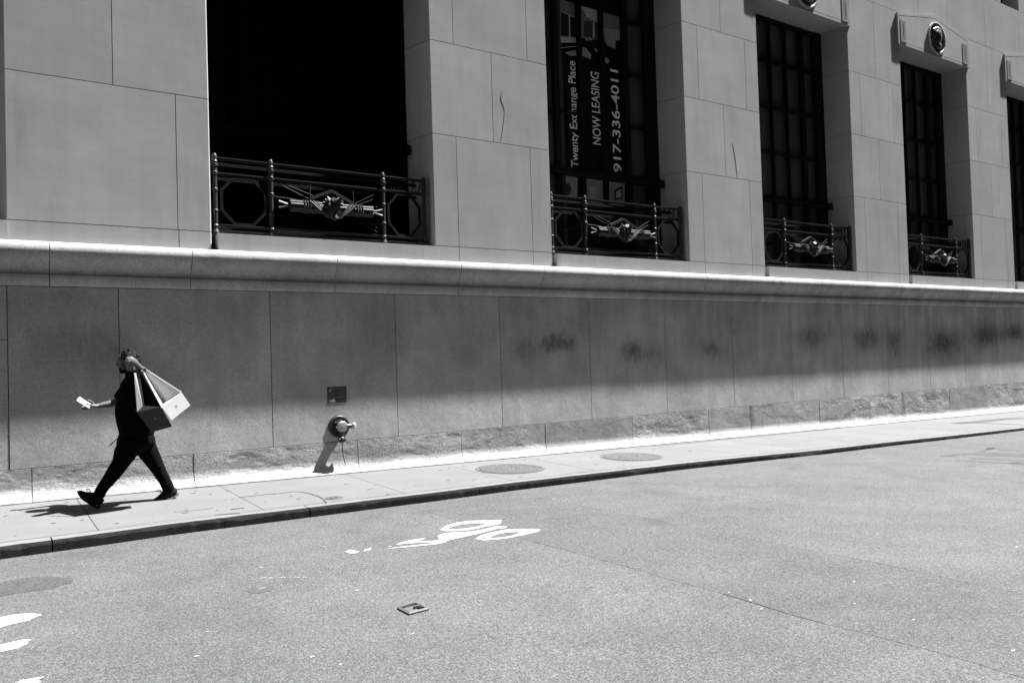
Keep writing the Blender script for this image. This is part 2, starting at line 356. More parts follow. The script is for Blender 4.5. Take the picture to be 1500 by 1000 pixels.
for k in range(130):
    x = random.uniform(-.5, 18); y = random.uniform(8.95, 10.8); r = random.uniform(.006, .02); q = random.uniform(1, 2.2)
    bm.faces.new([bm.verts.new((x+r*q*math.cos(t)*(1+.3*math.sin(3*t+k)), y+r*math.sin(t), zs(x, y)+.003+.00001*k)) for t in [2*math.pi*i/8 for i in range(8)]]).material_index = 2
bmesh.ops.delete(bm, geom=[v for v in bm.verts if v.co.z < -7], context='VERTS')
tag(obj('sidewalk', bm, [CONC, CRACK, plain('gum_spot', .045)]), 'pale concrete sidewalk with thin tooled joints beside the granite wall', 'sidewalk', kind='structure')

# kerb: stone top with a dark steel face, chipped and wavering
KJ = [-30, -10, -3, .55, 3.05, 5.3, 7.9, 12.05, 15.75, 19.4, 24, 40, 80]
bm = bmesh.new()
for a, b in zip(KJ, KJ[1:]):
    n = 3 if b-a > 8 else int((b-a)/.06)
    prev = None
    for k in range(n+1):
        x = a+.006+(b-a-.012)*k/n
        ch = max(0, mnoise.noise((x*2.3, 4, 0)))*.03+max(0, mnoise.noise((x*9, 1, 0)))*.026+max(0, mnoise.noise((x*27, 7, 0)))*.02
        br = math.exp(-((x-11.85)/.26)**2)*.05 + math.exp(-((x-8.1)/.2)**2)*.015
        y = kerbY(x); lift = -.012-br*.4
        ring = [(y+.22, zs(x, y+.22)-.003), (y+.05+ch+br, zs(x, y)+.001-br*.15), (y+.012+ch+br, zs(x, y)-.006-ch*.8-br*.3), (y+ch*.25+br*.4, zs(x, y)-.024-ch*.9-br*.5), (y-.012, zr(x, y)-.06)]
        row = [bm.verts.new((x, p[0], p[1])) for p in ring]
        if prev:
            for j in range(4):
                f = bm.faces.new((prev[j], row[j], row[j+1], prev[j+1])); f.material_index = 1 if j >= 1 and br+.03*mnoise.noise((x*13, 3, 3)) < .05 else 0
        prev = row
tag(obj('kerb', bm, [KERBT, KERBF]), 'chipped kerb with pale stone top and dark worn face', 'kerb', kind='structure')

# ------------------------------------------------------------------ the building
WIN = [(-3.06, .30), (2.61, 5.99), (8.28, 11.65), (13.92, 17.22), (19.45, 22.72), (25.0, 28.3), (30.55, 33.9)]
SPL, DEP = .15, .67
G = .0045
bld = empty('office_building', (12, 11.3, -1.5))
tag(bld, 'tall pale limestone office building on a polished granite base with deep window bays', 'building')
COURSE = [1.585, 1.83, 3.61, 5.10, 6.60, 8.48, 9.95, 11.45, 13.0, 14.6]
bm = bmesh.new(); mo = bmesh.new()
def block(poly, z0, z1): prism(bm, [(x, y, z0+G) for x, y in poly], (0, 0, z1-z0-2*G))
piers = [(a[1], b[0]) for a, b in zip(WIN, WIN[1:])]
def pier(x0, x1, zz0, zz1, xs, full=True):
    e = [x0]+xs+[x1]
    for a, b in zip(e, e[1:]):
        l = a == x0; r = b == x1
        pl = []
        pl += [(a, 11.006), (a+.006, 11.0)] if l else [(a+G, 11.0)]
        pl += [(b-.013, 11.0), (b, 11.016)] if r else [(b-G, 11.0)]
        pl += [(b+SPL, 11+DEP)] if r else [(b-G, 11+DEP)]
        pl += [(a-SPL, 11+DEP)] if l else [(a+G, 11+DEP)]
        block(pl, zz0, zz1)
for (x0, x1) in piers:
    w = x1-x0
    for i in range(5):
        z0, z1 = COURSE[i], COURSE[i+1]
        if i == 4: z1 = 8.48
        if i == 0: xs = [x0+.43, x1-.41] if x0 > 1 else [x1-.41]
        elif i % 2 == 1: xs = [x0+.43, x1-.41] if x0 > 1 else [x1-.42]
        elif i == 4: xs = [x0+w*.5]
        else: xs = [x0+w*.5]
        pier(x0, x1, z0, z1, xs)
    prism(mo, [(x0+.012, 11.012, 1.6), (x1-.03, 11.014, 1.6), (x1+SPL-.016, 11.66, 1.6), (x0-SPL+.016, 11.66, 1.6)], (0, 0, 6.87))
# wall over the window heads, with the small upper openings
for i in range(5, 9):
    z0, z1 = COURSE[i], COURSE[i+1]
    xj = -6.0
    marks = [xj]
    for c in range(7):
        wl, wr = WIN[c]; cc = (wl+wr)/2
        if i in (6, 7) and c >= 2: marks += [cc-1.75, 'o', cc-.65, cc+.65, 'o', cc+1.75, (wr+wl+5.64)/2+1.2 if i % 2 else (wr+wl+5.64)/2+.9]
        else: marks += [cc-1.0+.3*(i % 2), cc+.75, cc+2.3+.5*(i % 2)]
    skip = False; last = marks[0]
    for q in marks[1:]:
        if q == 'o': skip = True; continue
        if not skip: block([(last+G, 11), (q-G, 11), (q-G, 11+DEP), (last+G, 11+DEP)], z0, z1)
        skip = False; last = q
obj('limestone_wall', bm, LIME, bld)
for c in range(2, 7):
    wl, wr = WIN[c]; cc = (wl+wr)/2
for (a, b, z0, z1) in ((-6, 36, 8.47, 9.94), (-6, 36, 12.99, 14.6)): box(mo, a, b, 11.02, 11.66, z0+.02, z1-.01)
obj('mortar_bed', mo, MORT, bld)
for pts in (((735.5, 133), (734, 145), (739, 162), (737, 185), (734, 207)), ((1073, 210), (1077, 232), (1080.5, 262)), ((1233, 0), (1236, 12))):
    bm = bmesh.new(); loft(bm, [P(x, y, 10.999) for x, y in pts], [.0018, .0032, .0014, .0028, .0018][:len(pts)], n=6, sub=3); obj('wall_crack', bm, CRK, bld)
bm = bmesh.new()
box(bm, -6, 36.5, 11, 11.66, 14.61, 34); box(bm, -30, -6.01, 11, 11.66, 1.6, 34); box(bm, 36.51, 80, 11, 11.66, 1.6, 34); box(bm, -6.005, -3.06-SPL, 11.003, 11.66, 1.6, 14.6); box(bm, 33.9+SPL, 36.5, 11.003, 11.66, 1.6, 14.6)
obj('upper_wall', bm, LIME, bld)
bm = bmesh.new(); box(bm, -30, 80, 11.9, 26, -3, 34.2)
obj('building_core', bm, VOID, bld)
# small dark windows high up
for c in range(2, 7):
    cc = sum(WIN[c])/2
    for s in (-1, 1):
        a, b = sorted((cc+s*1.75, cc+s*.65))
        bm = bmesh.new(); box(bm, a, b, 11.5, 11.54, 9.94, 12.99)
        for x in (a+.03, (a+b)/2, b-.03): box(bm, x-.03, x+.03, 11.44, 11.495, 9.96, 12.98)
        for z in (10.9, 11.9): box(bm, a+.06, (a+b)/2-.03, 11.44, 11.495, z, z+.05); box(bm, (a+b)/2+.03, b-.06, 11.44, 11.495, z, z+.05)
        obj('small_window', bm, FRAME, bld)

# granite dado
bm = bmesh.new()
GX = [-30, -8, -3.4, -1.6, .29, 1.47, 3.365, 5.26, 7.145, 9.04, 10.9, 12.8, 14.68, 16.53, 18.33, 20.23, 22.0, 23.8, 25.6, 27.5, 29.3, 31.2, 33, 36, 45, 80]
for a, b in zip(GX, GX[1:]):
    if a == .29 - 0: pass
    jz = random.uniform(-.001, .001)
    if abs(a+1.6) < .01:                                   # left panel has a smaller stone let in
        box(bm, a+G, b-G, 11.0, 11.1, .42+G, 1.05-G); box(bm, a+G, b-G, 11.003, 11.1, -1.1+G, .42-G)
    else: box(bm, a+G, b-G, 11.0+jz, 11.1, -1.1+G, 1.05-G)
obj('granite_wall', bm, GRAN, bld)
# granite base course with a flared foot
BX = [-30, -9, -4, -1.6, .51, 2.32, 4.6, 6.35, 8.0, 9.98, 12.01, 13.63, 15.58, 17.5, 19.2, 21.1, 23.0, 24.56, 26.4, 28.5, 31, 36, 45, 80]
bm = bmesh.new()
BYV = [.008, .006, -.004, .005, -.006, .004, .006, -.004, .005, .0, .005, -.004, .006, .003, -.003, .005, .003, .0, .004, .003, .0, .0, .0]
for i, (a, b) in enumerate(zip(BX, BX[1:])):
    n = 1 if b-a > 3 else max(2, int((b-a)/.12)); prev = None
    y0 = 10.992-BYV[i]*.35
    for k in range(n+1):
        x = a+G+(b-a-2*G)*k/n; g = zs(x)
        wv = .004*mnoise.noise((x*1.7, 3.3, 0))
        prof = [(y0+.3, -1.1-G), (y0, -1.1-G), (y0, g+.19+wv), (y0-.002, g+.165+wv), (y0-.006, g+.14+wv), (y0-.014, g+.112), (y0-.030, g+.082), (y0-.054, g+.054), (y0-.088, g+.03), (y0-.122, g+.015), (y0-.122, g-.1), (y0+.3, g-.1)]
        row = [bm.verts.new((x, p[0], p[1])) for p in prof]
        if prev:
            for j in range(len(row)): bm.faces.new((prev[j], row[j], row[(j+1) % len(row)], prev[(j+1) % len(row)]))
        else: bm.faces.new(row)
        prev = row
    bm.faces.new(prev[::-1])
obj('base_course', bm, GBASE, bld)
bm = bmesh.new(); box(bm, -30, 80, 11.03, 11.85, -3.4, 1.57)
obj('backing_wall', bm, MORT, bld)
# cornice
CPR = [(-.4, 1.578), (.10, 1.576), (.15, 1.568), (.178, 1.548), (.193, 1.515), (.198, 1.47), (.192, 1.425), (.178, 1.39), (.155, 1.36), (.128, 1.332), (.105, 1.303), (.09, 1.272), (.083, 1.25), (.083, 1.245), (.035, 1.243), (.035, 1.194), (.060, 1.188), (.066, 1.165), (.063, 1.13), (.052, 1.095), (.036, 1.066), (.022, 1.054), (-.4, 1.054)]
CX = [-30, -8, -3, -1.1, .72, 2.32, 4.29, 6.34, 7.96, 9.96, 11.92, 13.7, 15.6, 17.6, 19.5, 21.4, 23.3, 25.2, 27.1, 29, 31, 36, 45, 80]
bm = bmesh.new()
for a, b in zip(CX, CX[1:]):
    A = [bm.verts.new((a+.004, 11-p, z)) for p, z in CPR]; Bv = [bm.verts.new((b-.004, 11-p, z)) for p, z in CPR]
    for j in range(len(A)-1):
        f = bm.faces.new((A[j], Bv[j], Bv[j+1], A[j+1])); f.smooth = True
    bm.faces.new(A); bm.faces.new(Bv[::-1])
o = obj('cornice', bm, CORN, bld)
for p in o.data.polygons: p.use_smooth = True
o.data.set_sharp_from_angle(angle=math.radians(33))

def octpts(cx, cz, hw, hh, Y, k=.42):
    a, b = hw*k, hh*k
    return [(cx-a, Y, cz+hh), (cx+a, Y, cz+hh), (cx+hw, Y, cz+b), (cx+hw, Y, cz-b), (cx+a, Y, cz-hh), (cx-a, Y, cz-hh), (cx-hw, Y, cz-b), (cx-hw, Y, cz+b)]

for wi, (wl, wr) in enumerate(WIN):
    cc = (wl+wr)/2
    # sill
    bm = bmesh.new(); box(bm, wl+.075, wr+.004, 10.962, 11.6, 1.586, 1.815); obj('sill', bm, LIME, bld)
    # window: frame with a pane sheet behind it
    fr = bmesh.new(); zt = 7.64
    Yf0, Yf1 = 11.60, 11.70
    xl, xr = wl-SPL*.9+.28*0+.16, wr+SPL*.9-.16
    xl, xr = wl-.0, wr+.0
    # the bay narrows towards the glass
    il, ir = wl+SPL, wr-SPL
    vx = [(il, il+.24), (cc-1.0-.055, cc-1.0+.055), (cc-.42-.02, cc-.42+.02), (cc+.13-.02, cc+.13+.02), (cc+.74-.055, cc+.74+.055), (ir-.29, ir)]
    for a, b in vx: box(fr, a, b, Yf0, Yf1, 1.83, zt)
    for z, h in ((1.85, .06), (2.41, .05), (3.40, .14), (4.51, .05), (5.56, .05), (6.61, .05), (7.55, .08)):
        for ci, ((a, b), (c_, d)) in enumerate(zip(vx, vx[1:])):
            if wi == 2 and ci in (1, 2, 3) and 3.6 < z < 7: continue
            box(fr, b, c_, Yf0+.012, Yf1-.012, z, z+h)
    box(fr, il+.02, ir-.02, 11.50, Yf0-.002, 3.39, 3.45)
    box(fr, ir-.14, ir-.005, 11.46, Yf0-.004, 3.36, 3.50)
    if wi == 2: box(fr, vx[1][1], vx[2][0], Yf0+.03, Yf1-.03, 4.575, 4.62)
    w = obj('window', fr, VOID if wi == 1 else FRAME, bld)  # near-black bay: its missing light and reflection are put into the colour
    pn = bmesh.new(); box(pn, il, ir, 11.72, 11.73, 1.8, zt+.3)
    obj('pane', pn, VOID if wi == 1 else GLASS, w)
    # lintel with an inset border, end panels and a bronze medallion
    lb = bmesh.new(); y0 = 10.952
    def pent(d, top=0): return [(cc-1.75+d, y0, 7.65+d*.9), (cc+1.75-d, y0, 7.65+d*.9), (cc+1.75-d, y0, 8.44-d-top), (cc, y0, 8.73-d-top), (cc-1.75+d, y0, 8.44-d-top)]
    prism(lb, [(cc-1.75, y0+.012, 7.65), (cc+1.75, y0+.012, 7.65), (cc+1.75, y0+.012, 8.44), (cc, y0+.012, 8.73), (cc-1.75, y0+.012, 8.44)], (0, .07, 0))
    ring_prism(lb, pent(0), pent(.065), (0, .013, 0)); prism(lb, pent(.078), (0, .013, 0))
    box(lb, wl-SPL*.2, wr+SPL*.2, y0+.083, 11.7, 7.652, 8.475)
    for s in (-1, 1):
        px = cc+s*1.52
        for hw, hh in ((.12, .28), (.085, .245), (.045, .2)):
            def rc(h, v): return [(px-h, y0-.009, 8.0-v), (px+h, y0-.009, 8.0-v), (px+h, y0-.009, 8.0+v), (px-h, y0-.009, 8.0+v)]
            ring_prism(lb, rc(hw, hh), rc(hw-.022, hh-.022), (0, .009, 0))
    lt = obj('lintel', lb, LIME, bld)
    mb = bmesh.new(); mc = (cc+.06, y0-.002, 8.13)
    lathe(mb, [(.425, 0), (.425, .035), (.405, .04), (.39, .04), (.375, .03), (.36, .0)], mc, 'Y', 28)
    md = obj('medallion', mb, LIME, lt)
    hb = bmesh.new()
    lathe(hb, [(.362, .006), (.33, .012), (.1, .018)], mc, 'Y', 24)
    for dx, dz, r, fx, fz in ((0, .06, .19, 1, 1.1), (.02, .2, .15, 1.2, .7), (-.03, -.08, .13, 1.1, 1), (.10, -.02, .06, .8, 1.4), (.04, -.2, .12, 1.3, .7), (-.14, .12, .09, .8, 1.5), (.1, -.13, .06, 1.4, .6), (-.16, -.12, .08, 1, 1.6), (.12, .1, .06, 1.6, .6), (.15, -.25, .05, 1, 1)):
        ball(hb, (mc[0]+dx, mc[1]-.02, mc[2]+dz), r, fx, .55, fz, 12)
    obj('relief_head', hb, DARKSTONE, md, True)

# ------------------------------------------------------------------ iron balcony railings
def railing(cc, first=[None]):
    root = empty('balcony_railing', (cc, 11.10, 1.815))
    Y = 11.10; zb = 1.815
    for dx in (-1.61, -.85, .86, 1.56):
        bm = bmesh.new(); x = cc+dx
        lathe(bm, [(.05, 0), (.05, .03), (.034, .07), (.03, .1), (.042, .12), (.03, .14), (.033, .3), (.04, .31), (.04, .33), (.031, .34), (.031, .58), (.04, .59), (.04, .62), (.031, .63), (.031, .8), (.044, .82), (.044, .85), (.034, .86), (.034, .92), (.046, .93), (.046, .955), (.034, .965), (.044, .99), (.03, 1.02), (.038, 1.035), (.034, 1.07), (.022, 1.1), (.004, 1.105)], (x, Y, zb), 'Z', 12)
        pst = obj('post', bm, IRON, root, False)
        if dx < 1:
            bm = bmesh.new(); box(bm, x-.014, x+.014, Y+.036, Y+.24, 1.83, 2.80); obj('bracket', bm, IRON2, pst)
    xa, xb = cc-1.575, cc+1.53
    segs = [(cc-1.575, cc-.885), (cc-.815, cc+.825), (cc+.895, cc+1.525)]
    for z, h in ((2.83, .04), (2.62, .042), (1.92, .038), (1.85, .026)):
        bm = bmesh.new()
        for a, b in segs:
            box(bm, a, b, Y-.012, Y+.016, z, z+h*.62); box(bm, a, b, Y-.02, Y+.024, z+h*.62, z+h)
        obj('rail', bm, IRON, root)
    bm = bmesh.new()
    for z in (2.80, 2.60, 1.90): box(bm, cc-1.6, cc+1.54, Y+.2, Y+.235, z, z+.045)
    obj('rear_rail', bm, IRON2, root)
    # crest of small loops between the upper rails of the side bay
    for a, b in (segs[0], segs[2]):
        m = (a+b)/2; bm = bmesh.new(); hw = (b-a)/2-.03
        ring_prism(bm, octpts(m, 2.29, hw, .335, Y-.016), octpts(m, 2.29, hw-.035, .30, Y-.016), (0, .032, 0))
        obj('octagon_panel', bm, IRON2, root)
    bm = bmesh.new()
    n = 9
    for k in range(n):
        x = segs[2][0]+.1+(segs[2][1]-segs[2][0]-.15)*k/(n-1)
        tube(bm, (x, Y, 2.66), (x+.02*(-1)**k, Y, 2.835), .008, 6)
    obj('crest', bm, IRON2, root)
    # centre panel: bound bundle of rods with spear ends, masked boss, pediment and rays
    zc = 2.285; x0, x1 = cc-.60, cc+.66
    bm = bmesh.new()
    for k in range(7):
        a = 2*math.pi*k/7+.2
        tube(bm, (x0, Y-.035+.052*math.cos(a), zc+.06*math.sin(a)), (x1, Y-.035+.052*math.cos(a), zc+.06*math.sin(a)), .026, 8)
    for s, xe in ((-1, x0), (1, x1)):
        for dz in (-.05, .05): tube(bm, (xe, Y-.04, zc), (xe+s*.16, Y-.04, zc+dz*.9), .02, 6)
    bun = obj('rod_bundle', bm, IRON, root)
    bm = bmesh.new()
    for x in (cc-.40, cc-.36, cc-.32, cc+.40, cc+.44, cc+.48):
        lathe_pts = []
        for k in range(12): lathe_pts.append(2*math.pi*k/12)
        rg = [[bm.verts.new((x+d, Y-.035+r*.9*math.cos(a), zc+r*math.sin(a))) for a in lathe_pts] for d, r in ((-.016, .086), (0, .102), (.016, .086))]
        for i in range(2):
            for k in range(12): bm.faces.new((rg[i][k], rg[i][(k+1) % 12], rg[i+1][(k+1) % 12], rg[i+1][k]))
    for s in (-1, 1):
        for q, w in ((0, .02), (.05, .018), (.1, .014)):
            loft(bm, [(cc+.03+s*(.36-q), Y-.10, zc+.08), (cc+.03+s*(.2-q*.5), Y-.115, zc-.06), (cc+.03+s*.08, Y-.115, zc-.15)], [w*.7, w, w*.7], n=8, sub=3)
    obj('ribbon', bm, IRON, bun)
    bm = bmesh.new()
    ball(bm, (cc+.03, Y-.07, zc-.02), .12, 1, .55, 1.15, 14)
    for dx, dz, r in ((.0, .09, .055), (.06, .03, .05), (-.06, .05, .045), (.05, -.06, .05), (-.01, -.02, .06), (.09, .1, .04), (-.09, .1, .04), (.02, -.14, .045)):
        q_ = bmesh.ops.create_cube(bm, size=1, matrix=Matrix.Translation((cc+.03+dx, Y-.12, zc+dz)) @ Matrix.Rotation(dx*23+dz*11, 4, 'Y') @ Matrix.Rotation(dz*9, 4, 'Z') @ Matrix.Diagonal((r*1.9, r*1.2, r*1.1, 1)))
    for s in (-1, 1):
        for k in range(3): tube(bm, (cc+.03+s*.03, Y-.10, zc+.05+.03*k), (cc+.03+s*(.15-.03*k), Y-.08, zc+.08+.04*k), .012, 6)
    obj('boss', bm, IRON, bun)
    bm = bmesh.new()
    a, b, t = (cc-.3, Y-.06, zc+.12), (cc+.02, Y-.06, zc+.26), (cc+.36, Y-.06, zc+.1)
    for p, q in ((a, b), (b, t)):
        d = Vector(q)-Vector(p); nn = Vector((-d.z, 0, d.x)).normalized()*.022
        prism(bm, [Vector(p)-nn, Vector(q)-nn, Vector(q)+nn, Vector(p)+nn], (0, .07, 0))
    for x in (a, t): tube(bm, (x[0], Y-.04, x[2]), (x[0], Y-.04, x[2]+.2), .008, 6)
    obj('pediment', bm, IRON, root)
    for (xa_, za, xb_, zb_) in ((-.8, 2.61, -.3, 2.40), (-.74, 2.62, -.26, 2.46), (.8, 2.61, .40, 2.40), (.82, 2.54, .42, 2.37), (-.8, 1.96, -.42, 2.12), (-.8, 2.02, -.42, 2.17), (.82, 1.96, .46, 2.13), (.82, 2.02, .5, 2.17), (-.82, 2.4, -.5, 2.38), (.82, 2.38, .6, 2.37), (-.82, 2.14, -.6, 2.13), (.82, 2.12, .6, 2.11)):
        bm = bmesh.new(); tube(bm, (cc+xa_, Y-.005, za), (cc+xb_, Y-.02, zb_), .005, 6); obj('ray', bm, IRON2, root)
    return root
def copy_tree(o, parent=None, off=Vector((0, 0, 0))):
    c = o.copy(); C.objects.link(c)
    if parent: c.parent = parent
    for ch in list(o.children): copy_tree(ch, c)
    return c
RL = ['black iron balcony railing in the wide dark bay nearest the walker', 'black iron balcony railing below the leasing sign', 'black iron balcony railing in the bay just right of the leasing sign bay', 'black iron balcony railing in the second bay right of the leasing sign']
ra = railing(sum(WIN[1])/2)
for i in range(4):
    o = ra if i == 0 else copy_tree(ra)
    if i: o.location.x += sum(WIN[1+i])/2-sum(WIN[1])/2
    tag(o, RL[i], 'railing', 'iron railings in the window bays')

# ------------------------------------------------------------------ leasing sign behind the mullions
YS = 11.712
def ps(x, y, d=0): return P(x, y, YS-d)
sg = empty('leasing_sign', (10, YS, 3.5))
tag(sg, 'tall black leasing sign with sideways grey lettering hung inside the window', 'sign')
bm = bmesh.new(); xs0, xs1 = 9.20, 10.66
box(bm, xs0, xs1, YS-.004, YS+.004, 2.1, 7.1)
obj('banner', bm, SIGNK, sg)
def text(body, size, loc, mat, parent, name, xscale=1.0, length=None, shear=0.0):
    cu = bpy.data.curves.new(name, 'FONT'); cu.body = body; cu.size = size; cu.extrude = .001; cu.offset = size*.012; cu.shear = shear
    o = bpy.data.objects.new(name, cu); C.objects.link(o)
    dg = bpy.context.evaluated_depsgraph_get(); me = bpy.data.meshes.new_from_object(o.evaluated_get(dg))
    bpy.data.objects.remove(o)
    xs_ = [v.co.x for v in me.vertices]; w = max(xs_)-min(xs_); k = (length/w) if length else 1
    for v in me.vertices: v.co.x = (v.co.x-min(xs_))*k
    # text runs upward, letter tops towards -X
    me.transform(Matrix.Translation(loc) @ Matrix(((0, -1, 0, 0), (0, 0, -1, 0), (1, 0, 0, 0), (0, 0, 0, 1))))
    me.materials.clear(); me.materials.append(mat)
    q = bpy.data.objects.new(name, me); C.objects.link(q); q.parent = parent; me.transform(Matrix.Translation(-world_loc(parent)))
    return q
def tline(name, body, x_bot, y_bot, x_top, y_top, cap, bold=0):
    a = ps(x_bot, y_bot); b = ps(x_top, y_top)
    text(body, cap/.70, Vector((a.x, YS-.008, a.z)), SIGNT, sg, name, length=b.z-a.z)
tline('lettering', 'Twenty Exchange Place', 847, 246, 843.5, 91, .175)
tline('lettering', 'NOW LEASING', 880, 213, 876, 107, .20)
tline('lettering', '917-336-4011', 910, 253, 905, 104, .20)
# pictures printed at the top and bottom of the banner
def pic(polys, name):
    bm = bmesh.new()
    for i, (mi, pts) in enumerate(polys):
        vs = [bm.verts.new(ps(x, y, .006+.0012*i)) for x, y in pts]; bm.faces.new(vs).material_index = mi
    obj(name, bm, PICS, sg)
def zz(pts): return [(810+x/10, y/10) for x, y in pts]
pic([(1, zz([(100, -10), (370, 70), (375, 620), (110, 630)])), (4, zz([(120, 175), (230, 225), (235, 530), (120, 525)])), (4, zz([(252, 240), (345, 285), (350, 545), (255, 535)])), (3, zz([(232, 225), (250, 235), (254, 600), (236, 600)])),
     (3, zz([(112, 540), (375, 570), (376, 625), (115, 630)])), (2, zz([(105, 150), (360, 262), (362, 285), (105, 172)])), (3, zz([(120, 700), (380, 672), (380, 680), (120, 710)])), (2, zz([(170, 770), (385, 725), (390, 825), (250, 820)])), (3, zz([(350, 290), (362, 295), (370, 560), (356, 560)]))], 'printed_picture')
pic([(1, zz([(410, 85), (690, 165), (690, 600), (415, 560)])), (3, zz([(412, 95), (690, 170), (690, 320), (610, 320), (500, 250)])), (0, zz([(460, 300), (580, 320), (580, 560), (450, 540)])), (3, zz([(585, 320), (605, 330), (605, 560), (588, 560)])), (4, zz([(430, 600), (690, 590), (700, 690), (430, 690)])),
     (2, zz([(470, 560), (540, 545), (580, 590), (480, 600)])), (2, zz([(430, 700), (480, 700), (560, 800), (550, 870), (430, 820)])), (0, zz([(620, 340), (690, 350), (690, 590), (625, 580)])), (2, zz([(605, 700), (660, 740), (640, 770), (610, 740)]))], 'printed_picture')
pic([(1, zz([(735, 185), (990, 255), (995, 600), (920, 600), (915, 720), (800, 670), (745, 600)])), (2, zz([(740, 420), (980, 450), (990, 590), (915, 590), (900, 710), (780, 650)])), (2, zz([(770, 840), (830, 880), (800, 940), (760, 910)]))], 'printed_picture')
pic([(2, [(828, 255), (846, 259), (846, 300), (832, 298)]), (0, [(829, 270), (834, 268), (837, 276), (835, 285), (830, 286)]), (4, [(832, 290), (846, 288), (846, 306), (832, 304)]), (2, [(859, 259), (887, 262), (888, 302), (860, 298)]), (3, [(863, 272), (872, 273), (872, 298), (863, 296)]),
     (2, [(892, 262), (915, 266), (915, 302), (893, 300)]), (4, [(900, 278), (912, 272), (912, 292), (900, 293)]), (3, [(902.5, 281), (910, 277), (910, 289), (902.5, 290)]), (0, [(860, 298), (888, 301), (888, 306), (860, 304)])], 'printed_picture')

# ------------------------------------------------------------------ standpipe and plaque
SC = P(496.8, 624, 10.99); sx, sz = SC.x, SC.z
sp = empty('standpipe', (sx, 11, sz))
tag(sp, 'short black and chrome hose standpipe jutting from the granite wall below the plaque', 'standpipe')
bm = bmesh.new(); lathe(bm, [(.152, 0), (.152, .012), (.146, .017), (.118, .018), (.112, .012), (.098, .012), (.094, .026), (.07, .03)], (sx, 10.999, sz), 'Y', 32)
obj('flange', bm, BLACKM, sp, False)
bm = bmesh.new(); lathe(bm, [(.153, .0), (.163, .002), (.163, .007), (.153, .010)], (sx, 10.999, sz), 'Y', 32)
obj('rim', bm, plain('worn_rim', .05, .6, .3, .4, 30, .4), sp)
bm = bmesh.new()
loft(bm, [(sx, 10.985, sz), (sx, 10.95, sz), (sx, 10.895, sz)], [.072, .07, .07], side=Vector((1, 0, 0)), n=18, sub=2)
loft(bm, [(sx+.03, 10.905, sz+.005), (sx+.10, 10.895, sz+.0), (sx+.155, 10.890, sz-.002)], [.04, .034, .032], n=14, sub=2)
loft(bm, [(sx, 10.910, sz-.03), (sx-.002, 10.900, sz-.11), (sx-.004, 10.895, sz-.165)], [.042, .036, .034], n=14, sub=2)
for k in range(6): ball(bm, (sx+.082*math.cos(k*1.047+.3), 10.972, sz+.082*math.sin(k*1.047+.3)), .012, 1, 1, 1, 8)
obj('pipe_body', bm, BLACKM, sp, True)
bm = bmesh.new(); lathe(bm, [(.074, 0), (.078, .004), (.078, .022), (.07, .03), (.05, .034), (.02, .035), (.018, .046), (.006, .047)], (sx+.004, 10.896, sz-.002), 'Y', 24)
for s_ in (-1, 1): box(bm, sx+.004+s_*.082-.012, sx+.004+s_*.082+.012, 10.870, 10.890, sz-.016, sz+.012)
obj('front_cap', bm, CHROME, sp, False)
bm = bmesh.new(); loft(bm, [(sx+.150, 10.890, sz), (sx+.165, 10.888, sz), (sx+.185, 10.885, sz), (sx+.21, 10.882, sz)], [.040, .047, .048, .034], n=14, sub=2)
for k in range(4): ball(bm, (sx+.182, 10.885+.046*math.cos(k*1.57+.5), sz+.046*math.sin(k*1.57+.5)), .013, 1, 1, 1, 8)
obj('side_cap', bm, CHROME, sp, True)
bm = bmesh.new(); loft(bm, [(sx-.004, 10.895, sz-.15), (sx-.004, 10.895, sz-.175), (sx-.004, 10.894, sz-.21), (sx-.004, 10.894, sz-.225)], [.04, .05, .048, .03], n=14, sub=2); ball(bm, (sx+.035, 10.850, sz-.185), .018); ball(bm, (sx-.05, 10.860, sz-.18), .016)
obj('lower_cap', bm, BLACKM, sp, True)
bm = bmesh.new()
loft(bm, [(sx-.0, 10.890, sz-.2), (sx+.004, 10.892, sz-.3), (sx+.01, 10.890, sz-.42), (sx+.034, 10.870, sz-.54)], [.0055]*4, n=6, sub=4)
obj('chain', bm, BLACKM, sp)
bm = bmesh.new(); p0 = P(479.5, 566, 10.99); p1 = P(508, 589.5, 10.99)
pq = empty('wall_plaque', (p0.x, 10.99, p1.z)); tag(pq, 'small dark metal plaque with worn lettering bolted above the standpipe', 'plaque')
x0, x1, z0, z1 = p0.x, p1.x, p1.z+.01, p0.z-.01
box(bm, x0, x1, 10.9965, 10.9995, z0, z1)
obj('plate', bm, PLAQ, pq)
bm = bmesh.new()
def rc2(d): return [(x0+d, 10.9945, z0+d), (x1-d, 10.9945, z0+d), (x1-d, 10.9945, z1-d), (x0+d, 10.9945, z1-d)]
ring_prism(bm, rc2(0), rc2(.012), (0, .0019, 0)); obj('raised_border', bm, PLAQK, pq)
bm = bmesh.new(); random.seed(3)
W_, H_ = x1-x0, z1-z0
for row, (u0, u1, v) in enumerate(((.28, .70, .74), (.42, .58, .48), (.1, .92, .22))):
    u = u0
    while u < u1:
        w = random.uniform(.03, .055)
        for q in range(2):
            hh = random.uniform(.05, .075)
            box(bm, x0+W_*u, x0+W_*(u+w*.7), 10.9945+.0004*q, 10.9962, z0+H_*(v-hh+.05*q), z0+H_*(v-.01+.05*q))
        u += w+.014
obj('lettering', bm, PLAQK, pq)
bm = bmesh.new()
for u, v, r in ((.13, .88, .016), (.9, .9, .012), (.1, .1, .014), (.9, .1, .012)): ball(bm, (x0+W_*u, 10.9955, z0+H_*v), r, 1, .3, 1, 8)
obj('bolt', bm, PLAQ, pq, True)
bm = bmesh.new()
